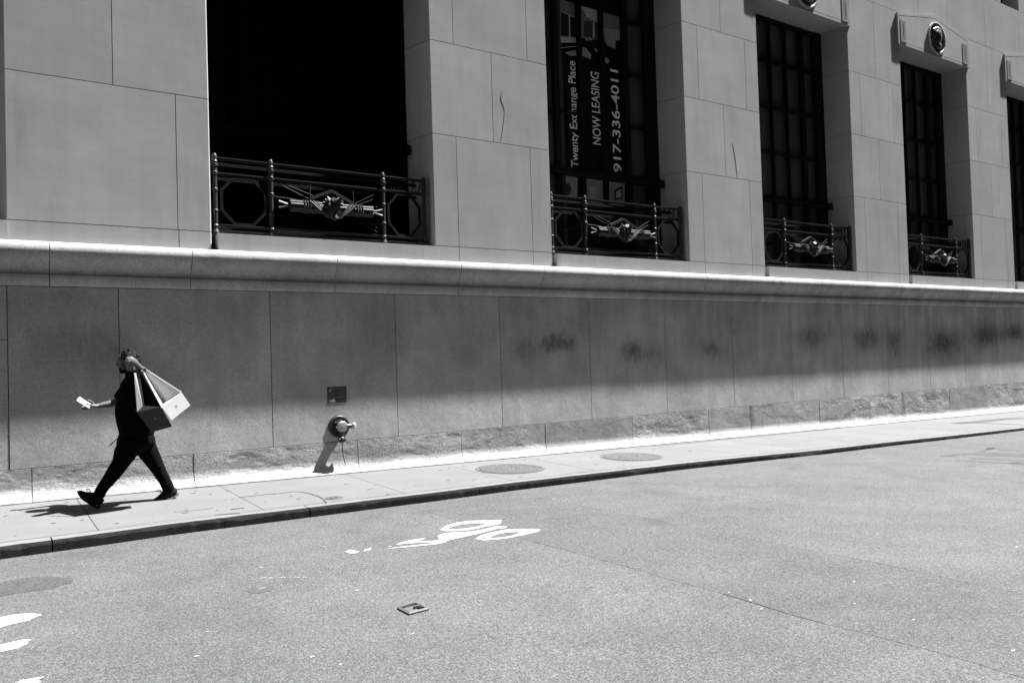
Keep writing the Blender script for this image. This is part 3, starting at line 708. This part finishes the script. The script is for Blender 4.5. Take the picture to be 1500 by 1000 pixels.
for u, v, a, b in ((.14, .8, .02, .03), (.2, .1, .05, .016), (.3, .16, .03, .02), (.25, .06, .06, .012), (.16, .9, .025, .014)): ball(bm, (x0+W_*u, 10.9955, z0+H_*v), 1, a, .002, b, 10)
obj('paint_spatter', bm, PLAQP, pq)

# ------------------------------------------------------------------ covers in the pavement
MHM = None
def man_mat():
    m = M('cast_cover', .036, .7, .3); m.vary(m.noise(45, 3, rough=.7), .6); m.vary(m.voro(26), .3); m.height(m.voro(26), 1.0).height(m.noise(50, 2), .5); return m.done(.012)
MHM = man_mat(); MHR = plain('cover_rim', .045, .7)
def cover(x, y):
    root = empty('manhole_cover', (x, y, zs(x, y)))
    def disc(prof, name, mat, n=48):
        bm = bmesh.new(); rings = []
        for r, h in prof: rings.append([bm.verts.new((x+r*math.cos(2*math.pi*k/n), y+r*math.sin(2*math.pi*k/n), zs(x+r*math.cos(2*math.pi*k/n), y+r*math.sin(2*math.pi*k/n))+h)) for k in range(n)])
        for i in range(len(rings)-1):
            for k in range(n): bm.faces.new((rings[i][k], rings[i][(k+1) % n], rings[i+1][(k+1) % n], rings[i+1][k]))
        bm.faces.new(rings[-1]); return obj(name, bm, mat, root)
    disc([(.515, -.01), (.515, .006), (.47, .006), (.465, -.004), (.46, -.005)], 'rim', MHR)
    disc([(.458, -.004), (.456, .0075), (.40, .0078), (.395, .0045), (.2, .0045), (.195, .008), (.12, .008), (.115, .0045)], 'lid', MHM)
    return root
a = cover(6.55, 9.92); tag(a, 'round cast iron manhole cover in the sidewalk nearer the standpipe', 'manhole cover', 'manhole covers in the sidewalk')
b = cover(8.93, 9.89); tag(b, 'round cast iron manhole cover in the sidewalk farther from the standpipe', 'manhole cover', 'manhole covers in the sidewalk')
bm = bmesh.new(); v = onS(489, 729.3)
for r, h in ((.10, .004),):
    n = 24; r1 = [bm.verts.new((v.x+r*math.cos(2*math.pi*k/n), v.y+r*math.sin(2*math.pi*k/n), zs(v.x, v.y)+h+.004)) for k in range(n)]; r2 = [bm.verts.new((v.x+1.12*r*math.cos(2*math.pi*k/n), v.y+1.12*r*math.sin(2*math.pi*k/n), zs(v.x, v.y)-.01)) for k in range(n)]
    bm.faces.new(r1)
    for k in range(n): bm.faces.new((r1[k], r1[(k+1) % n], r2[(k+1) % n], r2[k]))
for dx in (-.03, .03): box(bm, v.x+dx-.008, v.x+dx+.008, v.y-.03, v.y+.03, zs(v.x, v.y)+.007, zs(v.x, v.y)+.013)
tag(obj('valve_cover', bm, plain('valve_iron', .04, .7)), 'small round dark valve cover in the sidewalk near the kerb', 'valve cover')
# square gas box in the road
q = [onR(*p) for p in ((582, 891.75), (609.25, 883.75), (628.75, 893.25), (599.25, 900.75))]
gb = empty('utility_box', tuple((q[0]+q[2])/2)); tag(gb, 'small square metal utility box set in the asphalt', 'utility box')
c = (q[0]+q[2])/2
def q3(k, dz): return [Vector((c.x+(p.x-c.x)*k, c.y+(p.y-c.y)*k, zr(p.x, p.y)+dz)) for p in q]
bm = bmesh.new(); ring_prism(bm, q3(1.02, .004), q3(.80, .010), (0, 0, .007)); obj('frame', bm, plain('box_frame', .065, .6, .4, .2, 30, .3), gb)
bm = bmesh.new(); prism(bm, q3(.79, -.02), (0, 0, .022)); bm2 = bm
d1 = (q[1]-q[0]).normalized(); 
box(bm, c.x+.01, c.x+.05, c.y+.0, c.y+.02, c.z-.01, c.z+.02)
obj('lid', bm, plain('box_lid', .05, .8), gb)
bm = bmesh.new(); e = q[2]*.75+q[1]*.25
box(bm, e.x-.045, e.x-.02, e.y+.01, e.y+.04, e.z+.002, e.z+.014); obj('hinge_slot', bm, BLACKM, gb)

# ------------------------------------------------------------------ road paint
def px8(pts, ox, oy, k): return [onR(ox+x/k, oy+y/k) for x, y in pts]
def marking(polys, dz=.003):
    bm = bmesh.new()
    for outer, inner in polys:
        if inner is None:
            bm.faces.new([bm.verts.new((p.x, p.y, zr(p.x, p.y)+dz)) for p in outer])
        else:
            n = len(outer)
            O = [bm.verts.new((p.x, p.y, zr(p.x, p.y)+dz)) for p in outer]; I = [bm.verts.new((p.x, p.y, zr(p.x, p.y)+dz)) for p in inner]
            for k in range(n): bm.faces.new((O[k], O[(k+1) % n], I[(k+1) % n], I[k]))
        dz += .0003
    for f in bm.faces:
        if f.normal.z < 0: f.normal_flip()
    return bm
z6 = lambda pts: px8(pts, 480, 730, 4.1667)
b1 = marking([
 (z6([(685, 190), (720, 168), (790, 146), (860, 137), (960, 134), (1060, 130), (1057, 152), (1000, 164), (930, 179), (860, 192), (780, 198), (712, 198)]),
  z6([(728, 184), (752, 174), (805, 160), (870, 152), (930, 150), (985, 149), (982, 152), (950, 161), (905, 173), (850, 182), (790, 188), (745, 188)])),
 (z6([(900, 246), (930, 228), (1000, 206), (1090, 190), (1190, 186), (1298, 187), (1290, 200), (1240, 213), (1180, 225), (1110, 240), (1020, 251), (950, 255)]),
  z6([(985, 239), (1000, 231), (1040, 217), (1100, 206), (1140, 204), (1178, 205), (1170, 212), (1150, 220), (1120, 228), (1085, 235), (1040, 240), (1005, 242)])),
 (z6([(345, 310), (420, 298), (560, 283), (650, 273), (700, 262), (735, 254), (715, 268), (660, 280), (560, 289), (440, 300), (385, 305)]), None),
 (z6([(415, 281), (490, 257), (598, 241), (575, 253), (510, 263), (640, 260), (690, 251), (692, 262), (650, 271), (580, 268), (480, 276)]), None),
 (z6([(690, 256), (674, 241), (672, 226), (720, 212), (800, 206), (880, 203), (960, 188), (1030, 168), (1096, 173), (1085, 180), (1030, 186), (930, 213), (820, 238), (735, 255)]), None),
 (z6([(105, 325), (135, 315), (165, 320), (192, 325), (180, 333), (140, 337)]), None), (z6([(216, 323), (235, 311), (268, 304), (262, 314), (235, 321)]), None), (z6([(366, 298), (385, 292), (389, 296)]), None)])
tag(obj('bicycle_marking', b1, PAINT), 'white painted cyclist symbol with worn head on the asphalt', 'road marking')
z3 = lambda pts: [onR(x/3, 750+y/3) for x, y in pts]
bars = [[(-420, 560), (-200, 510), (0, 463), (50, 452), (110, 446), (150, 445), (183, 451), (150, 462), (130, 476), (60, 490), (0, 507), (-200, 562), (-420, 622)],
        [(-420, 710), (-200, 640), (0, 585), (55, 570), (105, 560), (138, 561), (112, 572), (125, 578), (75, 598), (20, 610), (0, 615), (-200, 675), (-420, 745)],
        [(-420, 900), (-200, 832), (40, 762), (90, 740), (150, 728), (192, 726), (165, 738), (185, 742), (140, 760), (60, 785), (-200, 868), (-420, 940)]]
for pts, lb in zip(bars, ('white crossing bar nearest the kerb at the left edge', 'white crossing bar between two others at the left edge', 'white crossing bar at the bottom left corner nearest the viewer')):
    g = z3(pts); gg = []
    for u, v in zip(g, g[1:]+g[:1]):                    # ragged worn rim
        n = max(1, int((v-u).length/.03)) if (v-u).length < .4 else 12
        for k in range(n): 
            w = u+(v-u)*(k/n); gg.append(Vector((w.x+.012*mnoise.noise((w.x*23, w.y*23, 1)), w.y+.012*mnoise.noise((w.x*23, w.y*23, 8)), w.z)))
    tag(obj('crossing_bar', marking([(gg, None)], .003), PAINT), lb, 'road marking', 'white crossing bars')
bm = bmesh.new(); random.seed(11)
def fleck(x, y, l, w, ang=0):
    c = onR(x, y); n = 7
    l *= .6; w *= .6; vs = []
    for k in range(n):
        a = 2*math.pi*k/n; r = random.uniform(.6, 1.1); dx, dy = l*r*math.cos(a), w*r*math.sin(a)
        X_, Y_ = c.x+dx*math.cos(ang)-dy*math.sin(ang), c.y+dx*math.sin(ang)+dy*math.cos(ang)
        vs.append(bm.verts.new((X_, Y_, zr(X_, Y_)+.004)))
    f = bm.faces.new(vs)
for x, y, l, w, a in ((605, 928, .035, .008, .5), (457, 962, .03, .02, .3), (523, 864.5, .03, .012, 0), (499, 973, .02, .02, 0), (384, 861.5, .07, .006, .35), (383, 831, .03, .012, 0), (1338, 907.5, .02, .012, 0), (1484, 953, .035, .009, 0), (1068, 868, .02, .01, 0), (1099, 879, .02, .02, 0), (1115, 892, .03, .012, 0), (1252, 884, .012, .012, 0), (1251, 852, .03, .01, 0), (1049, 731, .025, .012, 0), (1102, 734, .02, .01, 0), (811, 731, .03, .01, 0), (787, 751, .02, .01, 0), (768, 756, .02, .01, 0), (1469, 738, .02, .012, 0), (1489, 801, .03, .015, 0), (288, 961, .03, .015, 0), (304, 925, .02, .01, 0)): fleck(x, y, l, w, a)
for k in range(16): fleck(385+4.2*k+random.uniform(-2, 2), 846+random.uniform(-1, 1), random.uniform(.008, .025), .008)
for k in range(26):
    y = 770+230*random.random()**.7; fleck(random.uniform(0, 1500), y, random.uniform(.003, .006), random.uniform(.002, .005))
for f in bm.faces:
    if f.normal.z < 0: f.normal_flip()
tag(obj('paint_flecks', bm, PAINT), 'scattered pale paint and paper flecks on the asphalt', 'litter', kind='stuff')

# ------------------------------------------------------------------ the walker
YP = 10.15
def Q(x, y, dy=0): return P(x, y, YP+dy)
K = P(201, 600, YP).x-P(200, 600, YP).x; KZ = P(200, 600, YP).z-P(200, 601, YP).z       # metres per photo pixel
m_ = KZ
pr = empty('person', (1.35, YP, zs(1.35, YP)))
tag(pr, 'person striding left in black clothes, phone in one hand, bags slung over the shoulder', 'person')
bm = bmesh.new()
# skull, jaw, nose, brow, lips, chin, ears, neck
ball(bm, Q(190, 527), 13.2*m_, 1, .80, 1.02, 20); ball(bm, Q(184.5, 528), 11.5*m_, 1, .78, 1.05, 18); ball(bm, Q(183.5, 536.5), 9.3*m_, 1, .74, 1.0, 16)
ball(bm, Q(178.6, 542.5), 3.6*m_, 1, 1.3, .9, 12); ball(bm, Q(175.6, 526), 3.2*m_, .8, 2.3, .8, 12)
loft(bm, [Q(174.6, 529), Q(171.9, 533.4), Q(172.6, 535.3)], [1.3*m_, 1.9*m_, 1.5*m_], n=10, sub=3)
ball(bm, Q(174.4, 539), 1.8*m_, 1, 2, .6, 10); ball(bm, Q(175.1, 540.8), 1.6*m_, 1, 1.8, .6, 10)
for s in (-1, 1):
    ball(bm, Q(191, 531.5, s*.083), 4.2*m_, .7, .35, 1.1, 12); ball(bm, Q(181, 536, s*.055), 5*m_, 1, .5, 1, 12)
loft(bm, [Q(191, 536), Q(194, 546), Q(197, 556)], [(7.6*m_, 7.6*m_), (7.6*m_, 8*m_), (12*m_, 9*m_)], n=16)
loft(bm, [Q(197, 553), Q(197, 562), Q(197, 585), Q(199, 612), Q(200, 640), Q(200, 655)], [(.09, 8*m_), (.18, 14*m_), (.18, 19*m_), (.165, 21*m_), (.17, 20*m_), (.165, 19*m_)], n=18)
# near arm: raised elbow, hand back at the shoulder
SH = Q(196, 558, -.17); EL = Q(188.5, 527, -.33); WR = Q(200, 535, -.20); HN = Q(204.5, 539, -.14)
loft(bm, [SH, SH.lerp(EL, .5), EL], [.058, .050, .041], n=14); loft(bm, [EL, EL.lerp(WR, .35), EL.lerp(WR, .7), WR], [.048, .055, .050, .042], n=14)
loft(bm, [WR, HN, Q(206, 541, -.12)], [(.042, .04), (.048, .038), (.042, .034)], n=12)
for k in range(4):                                             # fingers curled over the handles
    o_ = Vector((.0, -.036+.024*k, 0)); L = (1, 1.1, 1.05, .85)[k]
    a = Q(206, 540, -.12)+o_
    loft(bm, [a, a+Vector((.035*L, 0, .008)), a+Vector((.05*L, 0, -.022)), a+Vector((.028*L, 0, -.045))], [.0115, .011, .010, .009], n=8, sub=3)
a = Q(204, 541, -.15); loft(bm, [a, a+Vector((.015, -.03, -.02)), a+Vector((.045, -.025, -.035))], [.014, .012, .010], n=8, sub=3)
# far arm reaching forward with the phone
FS = Q(194, 560, .21); FE = Q(169.5, 590, .30); FW = Q(142.5, 594.5, .28); FH = Q(134.5, 594, .26)
loft(bm, [FS, FS.lerp(FE, .5), FE], [.058, .052, .042], n=14); loft(bm, [FE, FE.lerp(FW, .3), FE.lerp(FW, .7), FW], [.042, .043, .034, .026], n=14)
loft(bm, [FW, Q(138.5, 594.3, .27), FH, Q(131.5, 595.5, .25)], [(.028, .022), (.036, .022), (.042, .018), (.036, .014)], n=12)
for k in range(4):                                             # fingers wrap under the phone and up its far edge
    a = Q(133, 596, .25)+Vector((-.006-.016*k, .02-.006*k, -.002*k)); L = (.95, 1.05, 1.0, .8)[k]
    loft(bm, [a, a+Vector((-.03*L, -.018, -.016)), a+Vector((-.05*L, -.052, -.006)), a+Vector((-.048*L, -.066, .018))], [.0105, .0105, .0095, .0085], n=8, sub=3)
a = Q(137, 591.5, .25); loft(bm, [a, a+Vector((-.028, -.012, .032)), a+Vector((-.065, -.02, .052))], [.014, .0115, .009], n=8, sub=3)
# legs inside the trousers
loft(bm, [Q(193, 650, -.09), Q(184, 668, -.1), Q(168, 690, -.1), Q(154, 711, -.09), Q(146, 726, -.08), Q(142, 735, -.08)], [.085, .085, .062, .052, .038, .034], n=12)
loft(bm, [Q(208, 650, .09), Q(216, 663, .1), Q(228, 682, .1), Q(243, 708, .09), Q(248, 722, .08), Q(244, 729, .08)], [.085, .08, .06, .05, .036, .034], n=12)
body = obj('body', bm, SKIN, pr); fuse(body, .0058, 3)
# eyes
bm = bmesh.new()
for s in (-1, 1): ball(bm, Q(175.6, 529.6, s*.031), 1.3*m_, 1, 1, .7, 10)
obj('eyes', bm, plain('eye', .02, .2, .5, bump=0), body, True)
# hair: short curls
bm = bmesh.new(); random.seed(5)
for k in range(230):
    th = random.uniform(-.30, 1.06)*math.pi; ph = random.uniform(-1, 1)
    c0 = Q(189.5, 526); rx, rz, ry = 14.2*m_, 13.6*m_, .094
    d = Vector((math.cos(th)*math.cos(ph*1.45), math.sin(ph*1.45), math.sin(th)*math.cos(ph*1.45)))
    if d.x < -.72 and d.z < .62: continue
    if d.z < -.2 and d.x < .35: continue
    if d.z < .12 and d.x < -.25: continue
    p = c0+Vector((d.x*rx, d.y*ry, d.z*rz)); r = random.uniform(1.3, 2.3)*m_
    ball(bm, p, r, random.uniform(.8, 1.2), 1, random.uniform(.7, 1.1), 8)
ball(bm, Q(191, 525.5), 13.6*m_, .96, .80, .94, 18)
hair = obj('hair', bm, HAIR, pr); fuse(hair, .006, 2)
bm = bmesh.new()
ball(bm, Q(181.5, 539.5), 7.2*m_, 1.0, 1.02, .95, 16); ball(bm, Q(179.3, 543), 4.6*m_, 1.05, 1.25, .95, 14); ball(bm, Q(186, 536), 6*m_, .9, 1.28, 1.15, 14); ball(bm, Q(181, 536.5), 6.2*m_, 1, 1.2, .7, 14)
beard_and_shade = obj('beard_and_shade', bm, HAIR, pr); fuse(beard_and_shade, .005, 3)  # beard, made fuller so its dark also stands in for face shade
# shirt
bm = bmesh.new()
loft(bm, [Q(196.5, 551), Q(195.5, 558), Q(196, 571), Q(197, 585), Q(198.5, 600), Q(199.5, 613), Q(200.5, 625), Q(200, 635)],
     [(.075, 8.5*m_), (.17, 15*m_), (.222, 21*m_), (.218, 24.5*m_), (.205, 27.5*m_), (.198, 27*m_), (.195, 25.5*m_), (.19, 23.5*m_)], n=22, sub=5)
loft(bm, [Q(197, 560, -.15), SH, SH.lerp(EL, .55)], [.085, .084, .068], n=14); loft(bm, [Q(194, 562, .15), FS, FS.lerp(FE, .45), FS.lerp(FE, .8)], [.09, .085, .078, .072], n=14)
for k in range(30):                                            # loose folds
    x = random.uniform(178, 222); y = random.uniform(568, 630); s = -.2*math.sqrt(max(.05, 1-((x-199)/27)**2))
    loft(bm, [Q(x, y, s), Q(x+random.uniform(-6, 3), y+9, s), Q(x+random.uniform(-10, 4), y+18, s*.98)], [.004, .013, .004], n=6, sub=2)
sh = obj('t_shirt', bm, CLOTH, pr); fuse(sh, .008, 2)
# trousers
bm = bmesh.new()
loft(bm, [Q(200, 629), Q(199.7, 637), Q(199.5, 649), Q(200, 656)], [(.175, 22*m_), (.18, 24*m_), (.19, 26.5*m_), (.17, 22*m_)], n=20)
loft(bm, [Q(190, 646, -.09), Q(183.5, 664, -.10), Q(176.5, 678, -.10), Q(168.5, 690, -.10), Q(159, 703, -.095), Q(151, 713.5, -.09), Q(146.2, 722, -.085), Q(144.5, 727, -.085)], [.115, (.115, 15.5*m_), (.098, 12*m_), (.09, 11*m_), (.082, 9.2*m_), (.074, 8.2*m_), (.07, 8*m_), (.068, 7.4*m_)], n=16)
loft(bm, [Q(209, 646, .09), Q(216, 660, .10), Q(225, 675, .10), Q(234, 691, .10), Q(241, 703, .095), Q(245.5, 712.5, .09), Q(247.3, 717.5, .09)], [(.115, 16*m_), (.112, 14.5*m_), (.095, 12*m_), (.086, 9.6*m_), (.08, 8.6*m_), (.074, 8.6*m_), (.072, 8.4*m_)], n=16)
for (x, y, dx, dy, dd) in ((168, 688, 16, 3, -.19), (162, 697, 15, 4, -.18), (155, 707, 12, 4, -.165), (150, 715, 10, 3, -.155), (228, 687, 9, -5, .012), (239, 711, 10, -2, .02), (200, 652, -18, 6, -.2), (186, 660, 14, -6, -.21), (180, 672, 12, 5, -.2)):
    loft(bm, [Q(x-3, y, dd+.01), Q(x+dx*.5, y+dy*.7, dd), Q(x+dx, y+dy, dd+.012)], [.004, .012, .004], n=6, sub=2)
tr = obj('trousers', bm, CLOTH2, pr); fuse(tr, .008, 2)
bm = bmesh.new(); loft(bm, [Q(179, 636, -.13), Q(173, 641, -.15), Q(166.5, 647, -.15), Q(161, 652, -.14)], [.006, .0055, .005, .007], n=6, sub=3)
obj('drawstring', bm, CLOTH2, pr)
# shoes
def shoe(pts, rad, dy, sole_pts, laces, name='shoe'):
    bm = bmesh.new(); loft(bm, [Q(x, y, dy+e) for x, y, e in pts], rad, n=16, sub=4)
    o = obj(name, bm, RUBBER, pr); fuse(o, .006, 2)
    bm = bmesh.new()
    g = [Q(x, y, dy) for x, y in sole_pts]; w = [.03, .046, .048, .042, .04, .036]
    lo = [[bm.verts.new(p+Vector((0, s*ww, 0))+d) for s in (-1, 1)] for d in (Vector((0, 0, 0)), Vector((.004, 0, .022))) for p, ww in zip(g, w)]
    n = len(g)
    for i in range(n-1):
        A, Bq, A2, B2 = lo[i], lo[i+1], lo[n+i], lo[n+i+1]
        bm.faces.new((A[0], A[1], Bq[1], Bq[0])); bm.faces.new((A2[0], B2[0], B2[1], A2[1])); bm.faces.new((A[0], Bq[0], B2[0], A2[0])); bm.faces.new((A[1], A2[1], B2[1], Bq[1]))
    bm.faces.new((lo[0][0], lo[n][0], lo[n][1], lo[0][1])); bm.faces.new((lo[n-1][0], lo[n-1][1], lo[2*n-1][1], lo[2*n-1][0]))
    obj('sole', bm, laces[1], o)
    bm = bmesh.new(); x, y = laces[0]
    for s in (-1, 1): loft(bm, [Q(x, y, dy-.02), Q(x-3-s, y-4, dy-.02+s*.02), Q(x-7, y-5+s, dy-.02+s*.03), Q(x-5, y-1.5, dy-.02+s*.02), Q(x, y, dy-.02)], [.0032]*5, n=6, sub=4, caps=False)
    obj('lace', bm, RUBBER, o)
shoe([(115.3, 719.5, 0), (119.5, 722.8, 0), (126, 726.8, 0), (133, 729, 0), (139, 731, 0), (145, 734.5, 0), (146.8, 737, 0)], [(.025, 2.6*m_), (.042, 4.6*m_), (.05, 6.6*m_), (.048, 8.6*m_), (.042, 9.6*m_), (.04, 7*m_), (.03, 5*m_)], -.085,
     [(113, 721), (119.5, 729), (128, 736.3), (136, 741.5), (142, 744), (146.3, 742.5)], ((133.5, 721), RUBBER))
bmx = bmesh.new(); loft(bmx, [Q(147, 728, -.085), Q(142, 733, -.085)], [(.045, 7.5*m_), (.045, 8*m_)], n=14)
o = obj('ankle_collar', bmx, RUBBER, pr, True)
shoe([(225.6, 732.2, 0), (230, 731, 0), (237, 728, 0), (244.5, 723.5, 0), (252, 720.5, 0), (257.5, 722, 0)], [(.025, 2.2*m_), (.043, 3.4*m_), (.05, 5.8*m_), (.046, 8.2*m_), (.041, 8.6*m_), (.03, 5*m_)], .085,
     [(223, 734), (229, 735.2), (238, 735), (247, 732), (255, 728.2), (261, 724)], ((236.5, 721), SOLE))
bmx = bmesh.new(); loft(bmx, [Q(246.8, 714, .087), Q(247, 721, .087)], [(.044, 7*m_), (.044, 8*m_)], n=14)
o = obj('ankle_collar', bmx, RUBBER, pr, True)

# phone in the far hand
pc = Q(123, 589.5, .24)
ph = bmesh.new()
u = (Q(133, 596, .24)-Q(114, 584, .25)).normalized(); v0 = Vector((.38, .72, .58)); v = (v0-u*v0.dot(u)).normalized(); nn = u.cross(v)
L2, W2, T2 = .078, .037, .0045
def pp(a, b, c): return pc+u*a+v*b+nn*c
prism(ph, [pp(-L2, -W2+.008, -T2), pp(-L2+.008, -W2, -T2), pp(L2-.008, -W2, -T2), pp(L2, -W2+.008, -T2), pp(L2, W2-.008, -T2), pp(L2-.008, W2, -T2), pp(-L2+.008, W2, -T2), pp(-L2, W2-.008, -T2)], nn*(2*T2))
phone = obj('phone', ph, PAPERW); tag(phone, "pale phone held out in the walker's forward hand", 'phone')
bm = bmesh.new()
for a, b in ((-.058, .018), (-.058, -.004), (-.04, .018)):
    for c in (-T2-.001, T2+.001): ball(bm, pp(a, b, c), .006, 1, 1, 1, 8)
obj('camera_lens', bm, BLACKM, phone, True)

# shopping bags: apex at the hand, boxy bottom hanging behind
def bag(A, a, b, c, d, mid, depth, mats, emblem, label, strap=None, closed=False):
    """front panel a-b-c-d (a,b top edge), fold point mid, everything repeated `depth` further from the street"""
    bm = bmesh.new()
    dv = Vector((.02, depth, .01))
    fa, fb, fc, fd, fm = [bm.verts.new(p) for p in (a, b, c, d, mid)]
    ba, bb, bc, bd = [bm.verts.new(Vector(p)+dv) for p in (a, b, c, d)]
    ap = bm.verts.new(A); ap2 = bm.verts.new(Vector(A)+Vector((.004, .02, 0)))
    def F_(vs, mi): bm.faces.new(vs).material_index = mi
    F_((fa, fd, fc, fb), 0); F_((ap, fa, fm), 1); F_((fa, fb, fm), 1); F_((ap, fm, fb), 2)
    F_((bb, bc, bd, ba), 0); F_((ap2, bb, ba), 0); F_((fd, bd, bc, fc), 0); F_((fa, ba, bd, fd), 0); F_((fb, fc, bc, bb), 0)
    F_((ap, ap2, ba, fa), 3); F_((ap, fb, bb, ap2), 0)
    o = obj('shopping_bag', bm, mats); tag(o, label, 'shopping bag')
    em = bmesh.new(); e, ax, ay = emblem[0]
    nrm = (Vector(b)-Vector(a)).cross(Vector(d)-Vector(a)).normalized()
    if nrm.y > 0: nrm = -nrm
    for (du, dw, r, f) in ((0, 0, 1, 1.1), (.35, -.2, .75, 1), (-.1, 1.35, .35, .8)):
        ce = Vector(e)+ax*du+ay*dw
        em_ring = [em.verts.new(ce+ax*(r*math.cos(2*math.pi*k/12))+ay*(r*f*math.sin(2*math.pi*k/12))+nrm*.0012) for k in range(12)]; em.faces.new(em_ring)
    obj('emblem', em, emblem[1], o)
    hd = bmesh.new()
    for p, q_ in ((A, a), (A, b)):
        s_ = Vector(p); t_ = Vector(q_); n_ = (t_-s_).normalized().cross(Vector((0, 1, 0))).normalized()*.006
        prism(hd, [s_-n_, t_-n_, t_+n_, s_+n_], (0, .004, 0))
    obj('handle', hd, mats[1] if not closed else mats[2], o)
    return o
# pale bag
A2 = Q(205.8, 535.5, -.12)
a2, b2, c2, d2 = Q(237.6, 596.8, -.40), Q(265.8, 574.2, -.386), Q(279, 593.4, -.398), Q(251.2, 615.6, -.412)
ax = (b2-a2).normalized()*.012; ay = (a2-d2).normalized()*.012
bag(A2, a2, b2, c2, d2, Q(239.2, 588, -.22), .17, [PAPERW, PAPERW, PAPERW, PAPERW], (((a2+b2+c2+d2)/4, ax, ay), INKD), "pale paper shopping bag, outer of two slung behind the walker's shoulder")
# dark bag
A1 = Q(203.5, 538.5, -.16)
a1, b1_, c1, d1_ = Q(200.5, 603.5, -.55), Q(235.5, 595.5, -.53), Q(252.3, 624.5, -.43), Q(222, 633, -.46)
ax = (b1_-a1).normalized()*.014; ay = (a1-d1_).normalized()*.014
db = bag(A1, a1, b1_, c1, d1_, Q(213, 593, -.36), .2, [PAPERG, PAPERK, PAPERK, PAPERG], (((a1+b1_+c1+d1_)/4+Vector((0, 0, .01)), ax, ay), INKG), "dark grey paper shopping bag hanging against the walker's back", closed=True)  # black upper folds: shadow and the dark shirt put into the paper colour
bm = bmesh.new()
s0, s1_, s2_, s3 = Q(196.3, 546, -.40), Q(199.4, 546, -.40), Q(209, 594.5, -.57), Q(201, 603, -.57)
prism(bm, [s0, s1_, s2_, s3], (0, .006, 0)); obj('side_panel', bm, plain('mid_grey_paper', .2, .8, .2, .1, 9), db)  # mid-grey paper strip along the bag's side

# ------------------------------------------------------------------ opposite side of the street (behind the viewer; it shades and bounces light)
bm = bmesh.new(); box(bm, -40, 90, -14, -3.0, -4, 38)
tag(obj('opposite_wall', bm, plain('shaded_facade', .08, .9, .1, .2, .5)), 'plain dark stone facade on the other side of the street', 'wall', kind='structure')
